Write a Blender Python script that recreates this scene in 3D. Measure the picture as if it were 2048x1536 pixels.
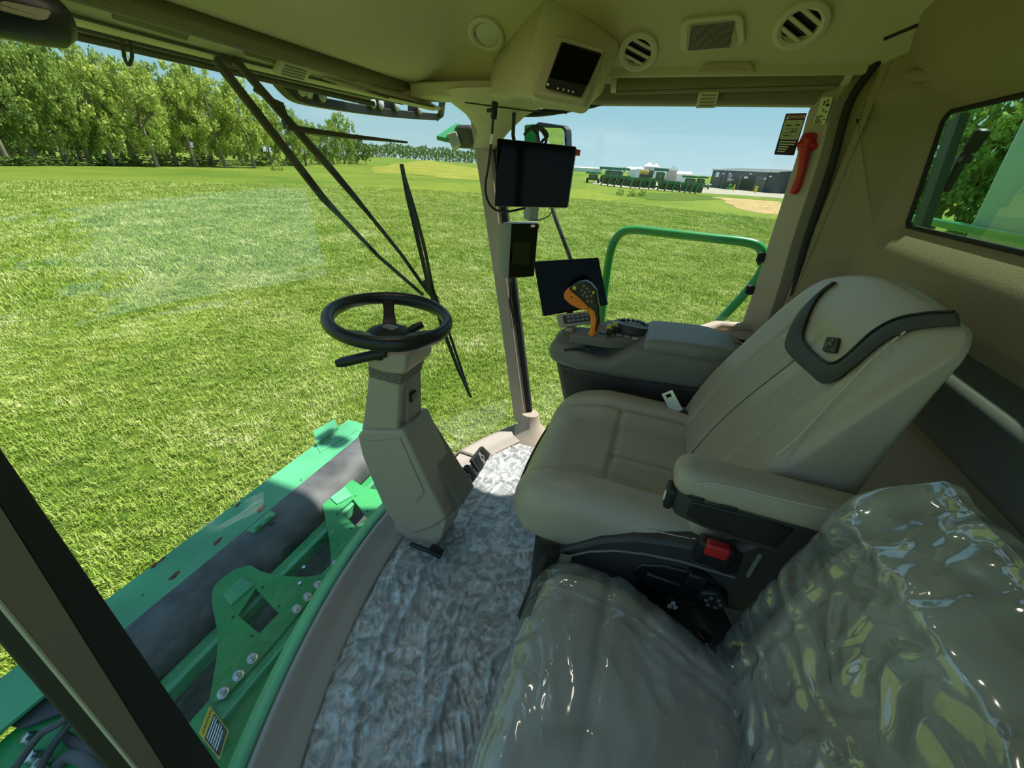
import bpy, bmesh, math, random
import numpy as np
from mathutils import Vector, Matrix, noise, Euler
random.seed(7); rng = np.random.default_rng(7)
scene = bpy.context.scene
for o in list(bpy.data.objects): bpy.data.objects.remove(o)
COL = scene.collection

# ------------------------------------------------------------------ camera
F, CX, CY = 772.0, 1024.0, 768.0
ROLL = math.atan(0.055); PITCH = math.atan(437.8 / F)
PSI = math.atan(309.0 / math.hypot(F, 437.8))
CAM = Vector((0, 0, 1.25))
_h = Vector((math.cos(PSI), math.sin(PSI), 0)); _u = Vector((0, 0, 1)); _r = _h.cross(_u)
FW = _h * math.cos(PITCH) - _u * math.sin(PITCH)
_d = -(_u * math.cos(PITCH) + _h * math.sin(PITCH))
IX = _r * math.cos(ROLL) - _d * math.sin(ROLL)
IY = _r * math.sin(ROLL) + _d * math.cos(ROLL)
cd = bpy.data.cameras.new('camera'); cam = bpy.data.objects.new('camera', cd); COL.objects.link(cam)
cd.sensor_fit = 'HORIZONTAL'; cd.sensor_width = 36; cd.lens = F / 2048 * 36; cd.clip_start = 0.01; cd.clip_end = 5000
m3 = Matrix((IX, -IY, -FW)).transposed()
cam.matrix_world = Matrix.Translation(CAM) @ m3.to_4x4()
scene.camera = cam

# ------------------------------------------------------------------ light
SUN_EL, SUN_AZ = math.radians(62), math.radians(-42)       # azimuth measured from +x (right of the cab), negative = to the rear
sd = Vector((math.cos(SUN_EL) * math.cos(SUN_AZ), math.cos(SUN_EL) * math.sin(SUN_AZ), math.sin(SUN_EL)))
sl = bpy.data.lights.new('sun', 'SUN'); sl.energy = 4.4; sl.angle = math.radians(1.2); sl.color = (1, .96, .88)
so = bpy.data.objects.new('sun', sl); COL.objects.link(so); so.rotation_euler = sd.to_track_quat('Z', 'Y').to_euler()
so.location = (6, -6, 12)
w = bpy.data.worlds.new('sky'); scene.world = w; w.use_nodes = True
nt = w.node_tree; nt.nodes.clear()
out = nt.nodes.new('ShaderNodeOutputWorld'); bg = nt.nodes.new('ShaderNodeBackground')
tc = nt.nodes.new('ShaderNodeTexCoord'); sx = nt.nodes.new('ShaderNodeSeparateXYZ')
rp = nt.nodes.new('ShaderNodeValToRGB'); nz = nt.nodes.new('ShaderNodeTexNoise'); mp = nt.nodes.new('ShaderNodeMapping')
cr = nt.nodes.new('ShaderNodeValToRGB'); mx = nt.nodes.new('ShaderNodeMixRGB')
e = rp.color_ramp.elements
e[0].position = 0.0; e[0].color = (.30, .42, .46, 1)
e[1].position = 1.0; e[1].color = (.10, .20, .32, 1)
x_ = rp.color_ramp.elements.new(.12); x_.color = (.20, .36, .43, 1)
x_ = rp.color_ramp.elements.new(.35); x_.color = (.12, .27, .38, 1)
mp.inputs['Scale'].default_value = (1.2, 1.2, 5); nz.inputs['Scale'].default_value = 2.3; nz.inputs['Detail'].default_value = 7; nz.inputs['Roughness'].default_value = .6
cr.color_ramp.elements[0].position = .52; cr.color_ramp.elements[0].color = (0, 0, 0, 1)
cr.color_ramp.elements[1].position = .80; cr.color_ramp.elements[1].color = (.75, .75, .75, 1)
mx.inputs[2].default_value = (.42, .47, .50, 1)
L = nt.links
L.new(tc.outputs['Generated'], sx.inputs[0]); L.new(sx.outputs['Z'], rp.inputs[0])
L.new(tc.outputs['Generated'], mp.inputs[0]); L.new(mp.outputs[0], nz.inputs[0]); L.new(nz.outputs[0], cr.inputs[0])
L.new(cr.outputs[0], mx.inputs[0]); L.new(rp.outputs[0], mx.inputs[1]); L.new(mx.outputs[0], bg.inputs[0]); L.new(bg.outputs[0], out.inputs[0])
bg.inputs[1].default_value = 1.0
vs = scene.view_settings; vs.view_transform = 'Standard'; vs.look = 'None'; vs.gamma = 1.0; vs.use_curve_mapping = False; vs.exposure = 0.8

# ------------------------------------------------------------------ pixel helpers (a pixel gives a direction, the touched surface the distance)
def ray(px, py): return FW * F + IX * (px - CX) + IY * (py - CY)
def P(px, py, x=None, y=None, z=None):
    k = ray(px, py)
    t = (x - CAM.x) / k.x if x is not None else ((y - CAM.y) / k.y if y is not None else (z - CAM.z) / k.z)
    return CAM + k * t
def proj(p):
    q = Vector(p) - CAM; d = q.dot(FW)
    return CX + F * q.dot(IX) / d, CY + F * q.dot(IY) / d
def slope(px, py): k = ray(px, py); return k.z / k.y
def march(px, py, fn, t0=.2, t1=4.0):
    k = ray(px, py).normalized(); a, b = t0, t1; s0 = fn(CAM + k * a) > 0
    for i in range(60):
        m = (a + b) / 2
        if (fn(CAM + k * m) > 0) == s0: a = m
        else: b = m
    return CAM + k * b
CXC = 0.87
def glass_y(x, z): return .785 + .19 * z - (.45 if x > CXC else .30) * (x - CXC) ** 2
def on_glass(px, py, off=0.0): return march(px, py, lambda p: glass_y(p.x, p.z) + off - p.y)
def ceil_z(x, y):
    ds = [max(1e-4, 1.07 - y), max(1e-4, 1.63 - x), max(1e-4, x - .08), max(1e-4, y + .62)]
    d = sum(v ** -5 for v in ds[1:]) ** -.2
    z = 1.495 + .185 * (1 - (1 - min(1, d / .32)) ** 2); zf = 1.495 + .195 * smooth01((ds[0] - .06) / .42)
    k = 14; return -math.log(math.exp(-k * (z - 1.4) * 4) + math.exp(-k * (zf - 1.4) * 4)) / (4 * k) + 1.4 + .006
def smooth01(t): t = max(0, min(1, t)); return t * t * (3 - 2 * t)
def on_ceil(px, py): return march(px, py, lambda p: ceil_z(p.x, p.y) - p.z)
def ceil_n(p):
    h = .01
    return Vector(((ceil_z(p.x + h, p.y) - ceil_z(p.x - h, p.y)) / (2 * h), (ceil_z(p.x, p.y + h) - ceil_z(p.x, p.y - h)) / (2 * h), -1)).normalized()

# ------------------------------------------------------------------ materials
def srgb(*c): return tuple(((v / 255) / 12.92 if v / 255 <= .04045 else ((v / 255 + .055) / 1.055) ** 2.4) for v in c) + (1,)
MATS = {}
def M(name, col, rough=.55, metal=0, bump=0, bscale=300, var=0, vscale=6, spec=.5, coat=0, emit=None, btype='NOISE', col2=None, vdetail=4):
    if name in MATS: return MATS[name]
    m = bpy.data.materials.new(name); m.use_nodes = True; n = m.node_tree; b = n.nodes['Principled BSDF']
    if len(col) == 3: col = tuple(col) + (1,)
    b.inputs['Base Color'].default_value = col; b.inputs['Roughness'].default_value = rough; b.inputs['Metallic'].default_value = metal
    b.inputs['Specular IOR Level'].default_value = spec; b.inputs['Coat Weight'].default_value = coat
    t = n.nodes.new('ShaderNodeTexCoord')
    if var or col2:
        z = n.nodes.new('ShaderNodeTexNoise'); z.inputs['Scale'].default_value = vscale; z.inputs['Detail'].default_value = vdetail
        r = n.nodes.new('ShaderNodeValToRGB')
        c2 = col2 if col2 else tuple(min(1, c * (1 + var)) for c in col[:3]) + (1,)
        c1 = col if col2 else tuple(c * (1 - var) for c in col[:3]) + (1,)
        if len(c2) == 3: c2 = tuple(c2) + (1,)
        r.color_ramp.elements[0].position = .35; r.color_ramp.elements[0].color = c1
        r.color_ramp.elements[1].position = .65; r.color_ramp.elements[1].color = c2
        n.links.new(t.outputs['Object'], z.inputs['Vector']); n.links.new(z.outputs[0], r.inputs[0]); n.links.new(r.outputs[0], b.inputs['Base Color'])
    if bump:
        bp = n.nodes.new('ShaderNodeBump'); bp.inputs['Strength'].default_value = bump; bp.inputs['Distance'].default_value = .002
        if btype == 'NOISE':
            z = n.nodes.new('ShaderNodeTexNoise'); z.inputs['Scale'].default_value = bscale; z.inputs['Detail'].default_value = 3; o = z.outputs[0]
        elif btype == 'DOTS':
            z = n.nodes.new('ShaderNodeTexVoronoi'); z.inputs['Scale'].default_value = bscale; z.inputs['Randomness'].default_value = .15; o = z.outputs[0]
        elif btype == 'WEAVE':
            z = n.nodes.new('ShaderNodeTexWave'); z.inputs['Scale'].default_value = bscale; z.inputs['Distortion'].default_value = .4; o = z.outputs['Fac']
        n.links.new(t.outputs['Object'], z.inputs['Vector']); n.links.new(o, bp.inputs['Height']); n.links.new(bp.outputs[0], b.inputs['Normal'])
    if emit: b.inputs['Emission Color'].default_value = emit + (1,); b.inputs['Emission Strength'].default_value = 1
    MATS[name] = m; return m

def schlick(n, f0, normal=None):
    """reflectance from the angle between view and surface, the same from both sides of a thin sheet"""
    g = n.nodes.new('ShaderNodeNewGeometry'); d = n.nodes.new('ShaderNodeVectorMath'); d.operation = 'DOT_PRODUCT'; ab = n.nodes.new('ShaderNodeMath'); ab.operation = 'ABSOLUTE'; iv = n.nodes.new('ShaderNodeMath'); iv.operation = 'SUBTRACT'; iv.inputs[0].default_value = 1; iv.use_clamp = True; pw = n.nodes.new('ShaderNodeMath'); pw.operation = 'POWER'; pw.inputs[1].default_value = 5; ma = n.nodes.new('ShaderNodeMath'); ma.operation = 'MULTIPLY_ADD'; ma.inputs[1].default_value = 1 - f0; ma.inputs[2].default_value = f0
    K = n.links; K.new(normal if normal else g.outputs['Normal'], d.inputs[0]); K.new(g.outputs['Incoming'], d.inputs[1]); K.new(d.outputs['Value'], ab.inputs[0]); K.new(ab.outputs[0], iv.inputs[1]); K.new(iv.outputs[0], pw.inputs[0]); K.new(pw.outputs[0], ma.inputs[0]); return ma.outputs[0]
def thin_glass(name, tint=(.93, 1, .95), rough=.0, refl=1.0, f0=.06):
    m = bpy.data.materials.new(name); m.use_nodes = True; n = m.node_tree; n.nodes.clear()
    o = n.nodes.new('ShaderNodeOutputMaterial'); mix = n.nodes.new('ShaderNodeMixShader'); t = n.nodes.new('ShaderNodeBsdfTransparent'); g = n.nodes.new('ShaderNodeBsdfGlossy')
    t.inputs[0].default_value = tint + (1,); g.inputs['Roughness'].default_value = rough; g.inputs[0].default_value = (refl, refl, refl, 1)
    n.links.new(schlick(n, f0), mix.inputs[0]); n.links.new(t.outputs[0], mix.inputs[1]); n.links.new(g.outputs[0], mix.inputs[2]); n.links.new(mix.outputs[0], o.inputs[0])
    MATS[name] = m; return m

def film(name, milk=.2, col=(.85, .9, .95), rough=.1, bscale=14, bump=.6, dist=.01, stretch=(1, 1, 1), f0=.08, warp=1.2):
    """clear crinkled polythene: see-through, a little milky, glossy on its creases"""
    m = bpy.data.materials.new(name); m.use_nodes = True; n = m.node_tree; n.nodes.clear(); o = n.nodes.new('ShaderNodeOutputMaterial')
    t = n.nodes.new('ShaderNodeTexCoord'); mpn = n.nodes.new('ShaderNodeMapping'); mpn.inputs['Scale'].default_value = stretch
    z = n.nodes.new('ShaderNodeTexNoise'); z.noise_type = 'RIDGED_MULTIFRACTAL'; z.inputs['Scale'].default_value = bscale; z.inputs['Detail'].default_value = 3; z.inputs['Distortion'].default_value = warp
    bp = n.nodes.new('ShaderNodeBump'); bp.inputs['Strength'].default_value = bump; bp.inputs['Distance'].default_value = dist
    z2 = n.nodes.new('ShaderNodeTexNoise'); z2.inputs['Scale'].default_value = bscale * .6; z2.inputs['Detail'].default_value = 5; z2.inputs['Distortion'].default_value = 1.0
    mr = n.nodes.new('ShaderNodeMapRange'); mr.inputs[1].default_value = .38; mr.inputs[2].default_value = .72; mr.inputs[3].default_value = milk * .4; mr.inputs[4].default_value = min(1, milk * 2)
    tr = n.nodes.new('ShaderNodeBsdfTransparent'); tr.inputs[0].default_value = (.96, .98, 1, 1); df = n.nodes.new('ShaderNodeBsdfDiffuse'); df.inputs[0].default_value = col + (1,); gl = n.nodes.new('ShaderNodeBsdfGlossy'); gl.inputs['Roughness'].default_value = rough
    m1 = n.nodes.new('ShaderNodeMixShader'); m2 = n.nodes.new('ShaderNodeMixShader')
    K = n.links; K.new(t.outputs['Object'], mpn.inputs[0]); K.new(mpn.outputs[0], z.inputs['Vector']); K.new(mpn.outputs[0], z2.inputs['Vector']); K.new(z.outputs[0], bp.inputs['Height'])
    for s_ in (df, gl): K.new(bp.outputs[0], s_.inputs['Normal'])
    K.new(z2.outputs[0], mr.inputs[0]); K.new(mr.outputs[0], m1.inputs[0]); K.new(tr.outputs[0], m1.inputs[1]); K.new(df.outputs[0], m1.inputs[2]); K.new(schlick(n, f0, bp.outputs[0]), m2.inputs[0]); K.new(m1.outputs[0], m2.inputs[1]); K.new(gl.outputs[0], m2.inputs[2]); K.new(m2.outputs[0], o.inputs[0])
    MATS[name] = m; return m

def assign(o, mats, fn):
    me = o.data; me.materials.clear()
    for m in mats: me.materials.append(m)
    me.polygons.foreach_set('material_index', [fn(p.center, p.normal) for p in me.polygons]); me.update()
HEADLINER = M('headliner_fabric', (.60, .51, .34), .9, bump=.35, bscale=420, btype='NOISE', spec=.1)
CREAM = M('cream_plastic', (.58, .51, .38), .55, bump=.08, bscale=600)
VENTM = M('vent_plastic', (.62, .56, .44), .5, bump=.05, bscale=600)
TAUPE = M('taupe_plastic', (.46, .375, .30), .6, bump=.12, bscale=500)
TAUPE_D = M('taupe_plastic_dark', (.26, .21, .165), .6, bump=.12, bscale=500)
COLUMN = M('column_plastic', (.43, .35, .28), .5, bump=.12, bscale=500)
WALLM = M('rear_wall_fabric', (.35, .28, .18), .9, bump=.3, bscale=380, spec=.1)
WALL_LOW = M('rear_wall_lower_plastic', (.24, .21, .19), .6, bump=.1, bscale=400)
LEATHER = M('seat_leather', (.42, .355, .285), .42, bump=.22, bscale=260, var=.05, vscale=3)
LEATHER_P = M('seat_leather_perforated', (.39, .33, .265), .5, bump=.8, bscale=160, btype='DOTS')
LEATHER_SIDE = M('seat_leather_side', (.25, .22, .185), .5, bump=.22, bscale=260)
LEATHER_GREY = M('seat_leather_grey', (.34, .285, .25), .45, bump=.2, bscale=260)
BAND = M('dark_leather_band', (.035, .033, .026), .6, bump=.2, bscale=260)
STITCH = M('cream_thread', (.55, .52, .42), .8)
SEAMM = M('dark_thread', (.03, .03, .028), .8)
GREYC = M('console_grey', (.19, .172, .16), .55, bump=.12, bscale=600)
GREYC_L = M('console_light_grey', (.25, .235, .22), .5, bump=.1, bscale=600)
DARKP = M('dark_plastic', (.048, .041, .042), .5, bump=.12, bscale=500)
BLACKP = M('black_plastic', (.012, .012, .013), .4, bump=.08, bscale=500)
BLACKG = M('black_gloss', (.006, .006, .007), .12, spec=.2)
SCREEN = M('screen_glass', (.004, .004, .005), .08, spec=.10)
RUBBER = M('black_rubber', (.018, .018, .018), .75, bump=.1, bscale=200)
WHEELM = M('wheel_leather', (.016, .016, .018), .35, bump=.25, bscale=300)
STEEL = M('zinc_steel', (.62, .66, .70), .3, metal=1, var=.1, vscale=60)
STEEL_B = M('bright_steel', (.80, .85, .9), .25, metal=1)
GREEN = M('green_paint', (.035, .34, .10), .38, var=.14, vscale=4, coat=.2)
GREEN_D = M('dusty_green_paint', (.10, .43, .21), .5, var=.2, vscale=3, coat=.1)
GREEN_RAIL = M('rail_green_paint', (.012, .27, .055), .3, coat=.4)
RUST = M('rust', (.22, .07, .03), .9, var=.4, vscale=60)
RUBBERB = M('dusty_rubber', (.10, .10, .105), .6, var=.35, vscale=8)
PITM = M('dark_steel', (.10, .105, .10), .5, var=.4, vscale=9)
ORANGE = M('orange_rubber', (.95, .24, .02), .5, bump=.1, bscale=400)
YELLOW = M('yellow_key', (.75, .58, .05), .5)
RED = M('red_plastic', (.55, .015, .02), .4)
DECALW = M('decal_paper', (.62, .62, .42), .6)
DECALR = M('decal_red', (.25, .02, .025), .5)
WHITEP = M('white_print', (.85, .85, .82), .6)
BLACKPR = M('black_print', (.02, .02, .02), .6)
BLACKDEC = M('decal_black', (.03, .027, .03), .5)
YELLOWDEC = M('decal_yellow', (.78, .55, .02), .5)
BELT = M('belt_webbing', (.012, .012, .014), .8, bump=.5, bscale=300, btype='WEAVE')
FLOORM = M('floor_mat', (.22, .205, .20), .75, bump=.3, bscale=180, var=.1, vscale=20)
SILLM = M('sill_plastic', (.36, .30, .26), .55, bump=.12, bscale=300)
FELT = M('felt_strip', (.028, .026, .025), .95, bump=.5, bscale=300)
SHADE = M('shade_fabric', (.18, .15, .075), .8, bump=.2, bscale=300)
LENS = M('lamp_lens', (.55, .58, .58), .1, spec=.8)
MIRROR = M('mirror_glass', (.75, .85, .92), .03, metal=1)
WGLASS = thin_glass('windshield_glass', (.97, 1, .965), f0=.10)
SGLASS = thin_glass('side_glass', (.96, 1, .98), f0=.04)
RGLASS = thin_glass('rear_glass', (.62, .88, .64), f0=.05)
FILM_F = film('floor_polythene', .46, (.77, .76, .77), .30, 40, .35, .003, f0=.10)
FILM_S = film('seat_polythene', .17, (.88, .9, .92), .09, 7, .7, .012, (1, 1.7, 1.7), f0=.10, warp=2.0)
FILM_B = film('backrest_polythene', .17, (.88, .9, .92), .09, 6, .8, .013, (1.6, 1, 1.2), f0=.22, warp=2.2)

# ------------------------------------------------------------------ mesh helpers
def link(name, me, mat=None, parent=None, smooth=None, bevel=0, seg=2, sub=0):
    o = bpy.data.objects.new(name, me); COL.objects.link(o)
    if mat is not None and not me.materials: me.materials.append(mat)
    if smooth is not None:
        me.polygons.foreach_set('use_smooth', [True] * len(me.polygons))
        if smooth < 180: me.set_sharp_from_angle(angle=math.radians(smooth))
    if bevel:
        b = o.modifiers.new('bevel', 'BEVEL'); b.width = bevel; b.segments = seg; b.limit_method = 'ANGLE'; b.angle_limit = math.radians(35)
        if smooth is None:
            me.polygons.foreach_set('use_smooth', [True] * len(me.polygons)); me.set_sharp_from_angle(angle=math.radians(50))
    if sub: s = o.modifiers.new('sub', 'SUBSURF'); s.levels = sub; s.render_levels = sub
    if parent: o.parent = parent; o.matrix_parent_inverse = Matrix.Translation(-parent.location) if parent.type == 'EMPTY' else Matrix.Identity(4)
    return o
class MB:
    def __init__(s): s.v = []; s.f = []
    def add(s, vs, fs):
        b = len(s.v); s.v += [tuple(p) for p in vs]; s.f += [tuple(i + b for i in q) for q in fs]; return s
    def box(s, c, size, rot=None):
        hx, hy, hz = [q / 2 for q in size]; vs = [Vector((x, y, z)) for x in (-hx, hx) for y in (-hy, hy) for z in (-hz, hz)]
        if rot is not None: vs = [rot @ p for p in vs]
        c = Vector(c); return s.add([p + c for p in vs], [(0, 1, 3, 2), (4, 6, 7, 5), (0, 4, 5, 1), (2, 3, 7, 6), (0, 2, 6, 4), (1, 5, 7, 3)])
    def bar(s, a, b, wd, ht, up=(0, 0, 1)):
        a = Vector(a); b = Vector(b); d = (b - a); l = d.length; d.normalize(); sd_ = d.cross(Vector(up)).normalized(); u2 = sd_.cross(d)
        rot = Matrix((d, sd_, u2)).transposed(); return s.box((a + b) / 2, (l, wd, ht), rot)
    def tube(s, pts, r, n=10, cap=True):
        pts = [Vector(p) for p in pts]; rs = r if isinstance(r, (list, tuple)) else [r] * len(pts); rings = []
        t0 = (pts[1] - pts[0]).normalized(); up = Vector((0, 0, 1)) if abs(t0.z) < .9 else Vector((1, 0, 0)); nrm = t0.cross(up).normalized()
        for i, p in enumerate(pts):
            t = (pts[min(i + 1, len(pts) - 1)] - pts[max(i - 1, 0)]).normalized()
            nrm = (nrm - t * nrm.dot(t)).normalized(); bi = t.cross(nrm)
            rings.append([p + (nrm * math.cos(2 * math.pi * k / n) + bi * math.sin(2 * math.pi * k / n)) * rs[i] for k in range(n)])
        return s.loft(rings, cap)
    def loft(s, rings, cap=True, closed=True):
        n = len(rings[0]); vs = [p for r in rings for p in r]; fs = []
        for i in range(len(rings) - 1):
            for k in range(n if closed else n - 1):
                a = i * n + k; b = i * n + (k + 1) % n; fs.append((a, b, b + n, a + n))
        if cap and closed: fs.append(tuple(range(n))[::-1]); fs.append(tuple((len(rings) - 1) * n + k for k in range(n)))
        return s.add(vs, fs)
    def prism(s, poly, off):
        poly = [Vector(p) for p in poly]; off = Vector(off); n = len(poly)
        return s.add(poly + [p + off for p in poly], [tuple(range(n)), tuple(range(2 * n - 1, n - 1, -1))] + [((k + 1) % n, k, k + n, (k + 1) % n + n) for k in range(n)])
    def lathe(s, prof, c, ax=(0, 0, 1), n=24):
        ax = Vector(ax).normalized(); a = ax.orthogonal().normalized(); b = ax.cross(a); c = Vector(c)
        rings = [[c + ax * h + (a * math.cos(2 * math.pi * k / n) + b * math.sin(2 * math.pi * k / n)) * max(r, 1e-5) for k in range(n)] for r, h in prof]
        return s.loft(rings, True)
    def mesh(s, name):
        me = bpy.data.meshes.new(name); me.from_pydata(s.v, [], s.f)
        bm = bmesh.new(); bm.from_mesh(me); bmesh.ops.recalc_face_normals(bm, faces=bm.faces); bm.to_mesh(me); bm.free(); return me
    def build(s, name, mat, parent=None, **kw): return link(name, s.mesh(name), mat, parent, **kw)
def grid(name, fn, nu, nv, mat, parent=None, thick=0, **kw):
    vs = [fn(i / nu, j / nv) for i in range(nu + 1) for j in range(nv + 1)]
    fs = [(i * (nv + 1) + j, (i + 1) * (nv + 1) + j, (i + 1) * (nv + 1) + j + 1, i * (nv + 1) + j + 1) for i in range(nu) for j in range(nv)]
    me = bpy.data.meshes.new(name); me.from_pydata([tuple(p) for p in vs], [], fs); o = link(name, me, mat, parent, smooth=kw.pop('smooth', 180), **kw)
    if thick: md = o.modifiers.new('solid', 'SOLIDIFY'); md.thickness = thick; md.offset = 0
    return o
def axis_samples(h, r, n, k=4):
    e_ = [h - r + r * math.tan(math.radians(45) * i / k) for i in range(k + 1)]; inn = list(np.linspace(-(h - r), h - r, max(2, n + 1)))
    return [-q for q in e_[::-1]][:-1] + inn + e_[1:]
def rbox_mesh(size, r, n=(4, 4, 4), deform=None, k=4, mat4=None):
    h = [q / 2 for q in size]; S = [axis_samples(h[i], r, n[i], k) for i in range(3)]; key = {}; vs = []; fs = []
    def vid(p):
        kk = (round(p[0], 6), round(p[1], 6), round(p[2], 6))
        if kk not in key:
            v = Vector(p); c = Vector([max(-(h[i] - r), min(h[i] - r, v[i])) for i in range(3)]); d = v - c
            q = c + d.normalized() * r if d.length > 1e-9 else v
            if deform: q = deform(q)
            if mat4 is not None: q = mat4 @ q
            key[kk] = len(vs); vs.append(tuple(q))
        return key[kk]
    for a in range(3):
        b, c = (a + 1) % 3, (a + 2) % 3
        for sg in (-1, 1):
            for i in range(len(S[b]) - 1):
                for j in range(len(S[c]) - 1):
                    q = []
                    for (ii, jj) in ((i, j), (i + 1, j), (i + 1, j + 1), (i, j + 1)):
                        p = [0, 0, 0]; p[a] = sg * h[a]; p[b] = S[b][ii]; p[c] = S[c][jj]; q.append(vid(p))
                    fs.append(tuple(q if sg > 0 else q[::-1]))
    me = bpy.data.meshes.new('rbox'); me.from_pydata(vs, [], fs); return me
def rbox(name, c, size, r, mat, parent=None, n=(2, 2, 2), deform=None, rot=None, k=3, smooth=180):
    m4 = Matrix.Translation(Vector(c)) @ (rot.to_4x4() if rot is not None else Matrix.Identity(4))
    return link(name, rbox_mesh(size, r, n, deform, k, m4), mat, parent, smooth=smooth)
def thing(name, label, cat, loc=(0, 0, 0), group=None):
    o = bpy.data.objects.new(name, None); COL.objects.link(o); o.location = loc; o.empty_display_size = .05; tag(o, label, cat, group); return o
def tag(o, label, cat, group=None):
    o['label'] = label; o['category'] = cat
    if group: o['group'] = group
    return o
def struct(o, label=None, kind='structure', cat=None):
    o['kind'] = kind
    if label: o['label'] = label
    if cat: o['category'] = cat
    return o
def quadslab(corners, thick, rad=.008, n=4, inset=0):
    """rounded slab whose FRONT face has the corners (tl,tr,br,bl); thickness goes away from the camera"""
    c = [Vector(q) for q in corners]; ctr = sum(c, Vector()) / 4; nrm = (c[1] - c[0]).cross(c[3] - c[0]).normalized()
    if nrm.dot(CAM - ctr) < 0: nrm = -nrm
    pts = []
    for i in range(4):
        p = c[i]; a = (c[i - 1] - p).normalized(); b = (c[(i + 1) % 4] - p).normalized(); p = p + (a + b) * inset; o_ = p + (a + b) * rad
        for k in range(n + 1):
            t = k / n * math.pi / 2; pts.append(o_ - b * rad * math.cos(t) - a * rad * math.sin(t))
    return pts, nrm
def slab(name, corners, thick, mat, parent=None, rad=.008, inset=0, lift=0, bevel=0):
    pts, nrm = quadslab(corners, thick, rad, 4, inset); m = MB().prism([p + nrm * lift for p in pts], -nrm * thick)
    return m.build(name, mat, parent, bevel=bevel)
def text_mesh(body, size, align='CENTER'):
    cu = bpy.data.curves.new('txt', 'FONT'); cu.body = body; cu.size = size; cu.align_x = align; cu.align_y = 'CENTER'; cu.extrude = .0003
    o = bpy.data.objects.new('txt', cu); COL.objects.link(o); dg = bpy.context.evaluated_depsgraph_get(); dg.update()
    me = bpy.data.meshes.new_from_object(o.evaluated_get(dg)); bpy.data.objects.remove(o); me.materials.clear(); return me
def frame_from(corners):
    c = [Vector(q) for q in corners]; ctr = sum(c, Vector()) / 4; ux = ((c[1] - c[0]) + (c[2] - c[3])).normalized(); uy = ((c[0] - c[3]) + (c[1] - c[2])); uy = (uy - ux * uy.dot(ux)).normalized(); nz_ = ux.cross(uy)
    return ctr, ux, uy, nz_
def bez(pts, n=8):
    pts = [Vector(p) for p in pts]; out_ = []
    for i in range(len(pts) - 1):
        p0 = pts[max(i - 1, 0)]; p1 = pts[i]; p2 = pts[i + 1]; p3 = pts[min(i + 2, len(pts) - 1)]
        for k in range(n):
            t = k / n; out_.append(.5 * ((2 * p1) + (p2 - p0) * t + (2 * p0 - 5 * p1 + 4 * p2 - p3) * t * t + (3 * p1 - p0 - 3 * p2 + p3) * t ** 3))
    return out_ + [pts[-1]]
def smooth01(t): t = max(0, min(1, t)); return t * t * (3 - 2 * t)
# ================================================================== CAB SHELL
# floor: rounded front following the windshield
def floor_y(x): return glass_y(x, 0)
fl = MB(); pts = [(x, floor_y(x) + .03, 0) for x in np.linspace(.02, 1.70, 30)] + [(1.70, -.62, 0), (.02, -.62, 0)]
fl.prism([Vector(p) + Vector((0, 0, -.012)) for p in pts], (0, 0, -.06))
floor = struct(fl.build('floor', FLOORM), 'grey rubber mat floor of the harvester cab')
# raised sill round the front edge of the floor
def sill(a, b):
    x = .04 + 1.64 * a; y = floor_y(x); prof = [(-.10, .0), (-.08, .004), (-.05, .008), (-.02, .02), (.0, .028), (.015, .02), (.02, -.07)]
    i = b * 6; k = int(min(5, math.floor(i))); f = i - k; dy = prof[k][0] * (1 - f) + prof[k + 1][0] * f; z = prof[k][1] * (1 - f) + prof[k + 1][1] * f
    nx = .9 * (x - CXC); nn = math.hypot(nx, 1); return Vector((x + dy * nx / nn, y + dy / nn, z))
trim = struct(grid('trim_1', sill, 40, 18, SILLM, thick=.006), 'grey moulded sill along the curved front edge of the cab floor')
# windshield
ws = grid('window_1', lambda a, b: Vector((.06 + 1.62 * a, glass_y(.06 + 1.62 * a, .04 + 1.42 * b), .04 + 1.42 * b)), 40, 20, WGLASS)
struct(ws, 'large curved windshield of the cab')
# right side window
RX = 1.69
sw = MB(); sw.add([(RX, glass_y(1.66, .04) + .01, .02), (RX, -.36, .02), (RX, -.34, 1.50), (RX, glass_y(1.66, 1.4), 1.50)], [(0, 1, 2, 3)])
struct(sw.build('window_2', SGLASS), 'clear glass of the cab door opposite the doorway')
# ceiling / headliner shell
def ceil(a, b):
    x = .08 + 1.55 * a; y = -.62 + 1.69 * b; return Vector((x, y, ceil_z(x, y)))
ce = struct(grid('ceiling', ceil, 60, 64, HEADLINER), 'olive cream fabric headliner of the cab')
# roof skin above (keeps the sky out), with overhang to the front
rf = MB(); rf.box((.87, .42, 1.80), (1.96, 2.2, .10))
struct(rf.build('trim_2', GREEN, bevel=.03), 'green outer roof of the cab')
ro = MB()
yE = 1.47; zE = CAM.z + slope(410, 135) * yE
ro.add([(-.1, 1.16, 1.49), (1.80, 1.16, 1.49), (1.80, yE, zE), (-.1, yE, zE), (-.1, 1.16, 1.52), (1.80, 1.16, 1.52), (1.80, yE + .02, 1.76), (-.1, yE + .02, 1.76)],
       [(0, 1, 2, 3), (3, 2, 6, 7), (4, 7, 6, 5), (0, 4, 5, 1), (0, 3, 7, 4), (1, 5, 6, 2)])
struct(ro.build('trim_3', M('overhang_plastic', (.17, .15, .115), .6, var=.35, vscale=5), bevel=.01), 'grey underside of the roof overhang in front of the windshield')
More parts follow.
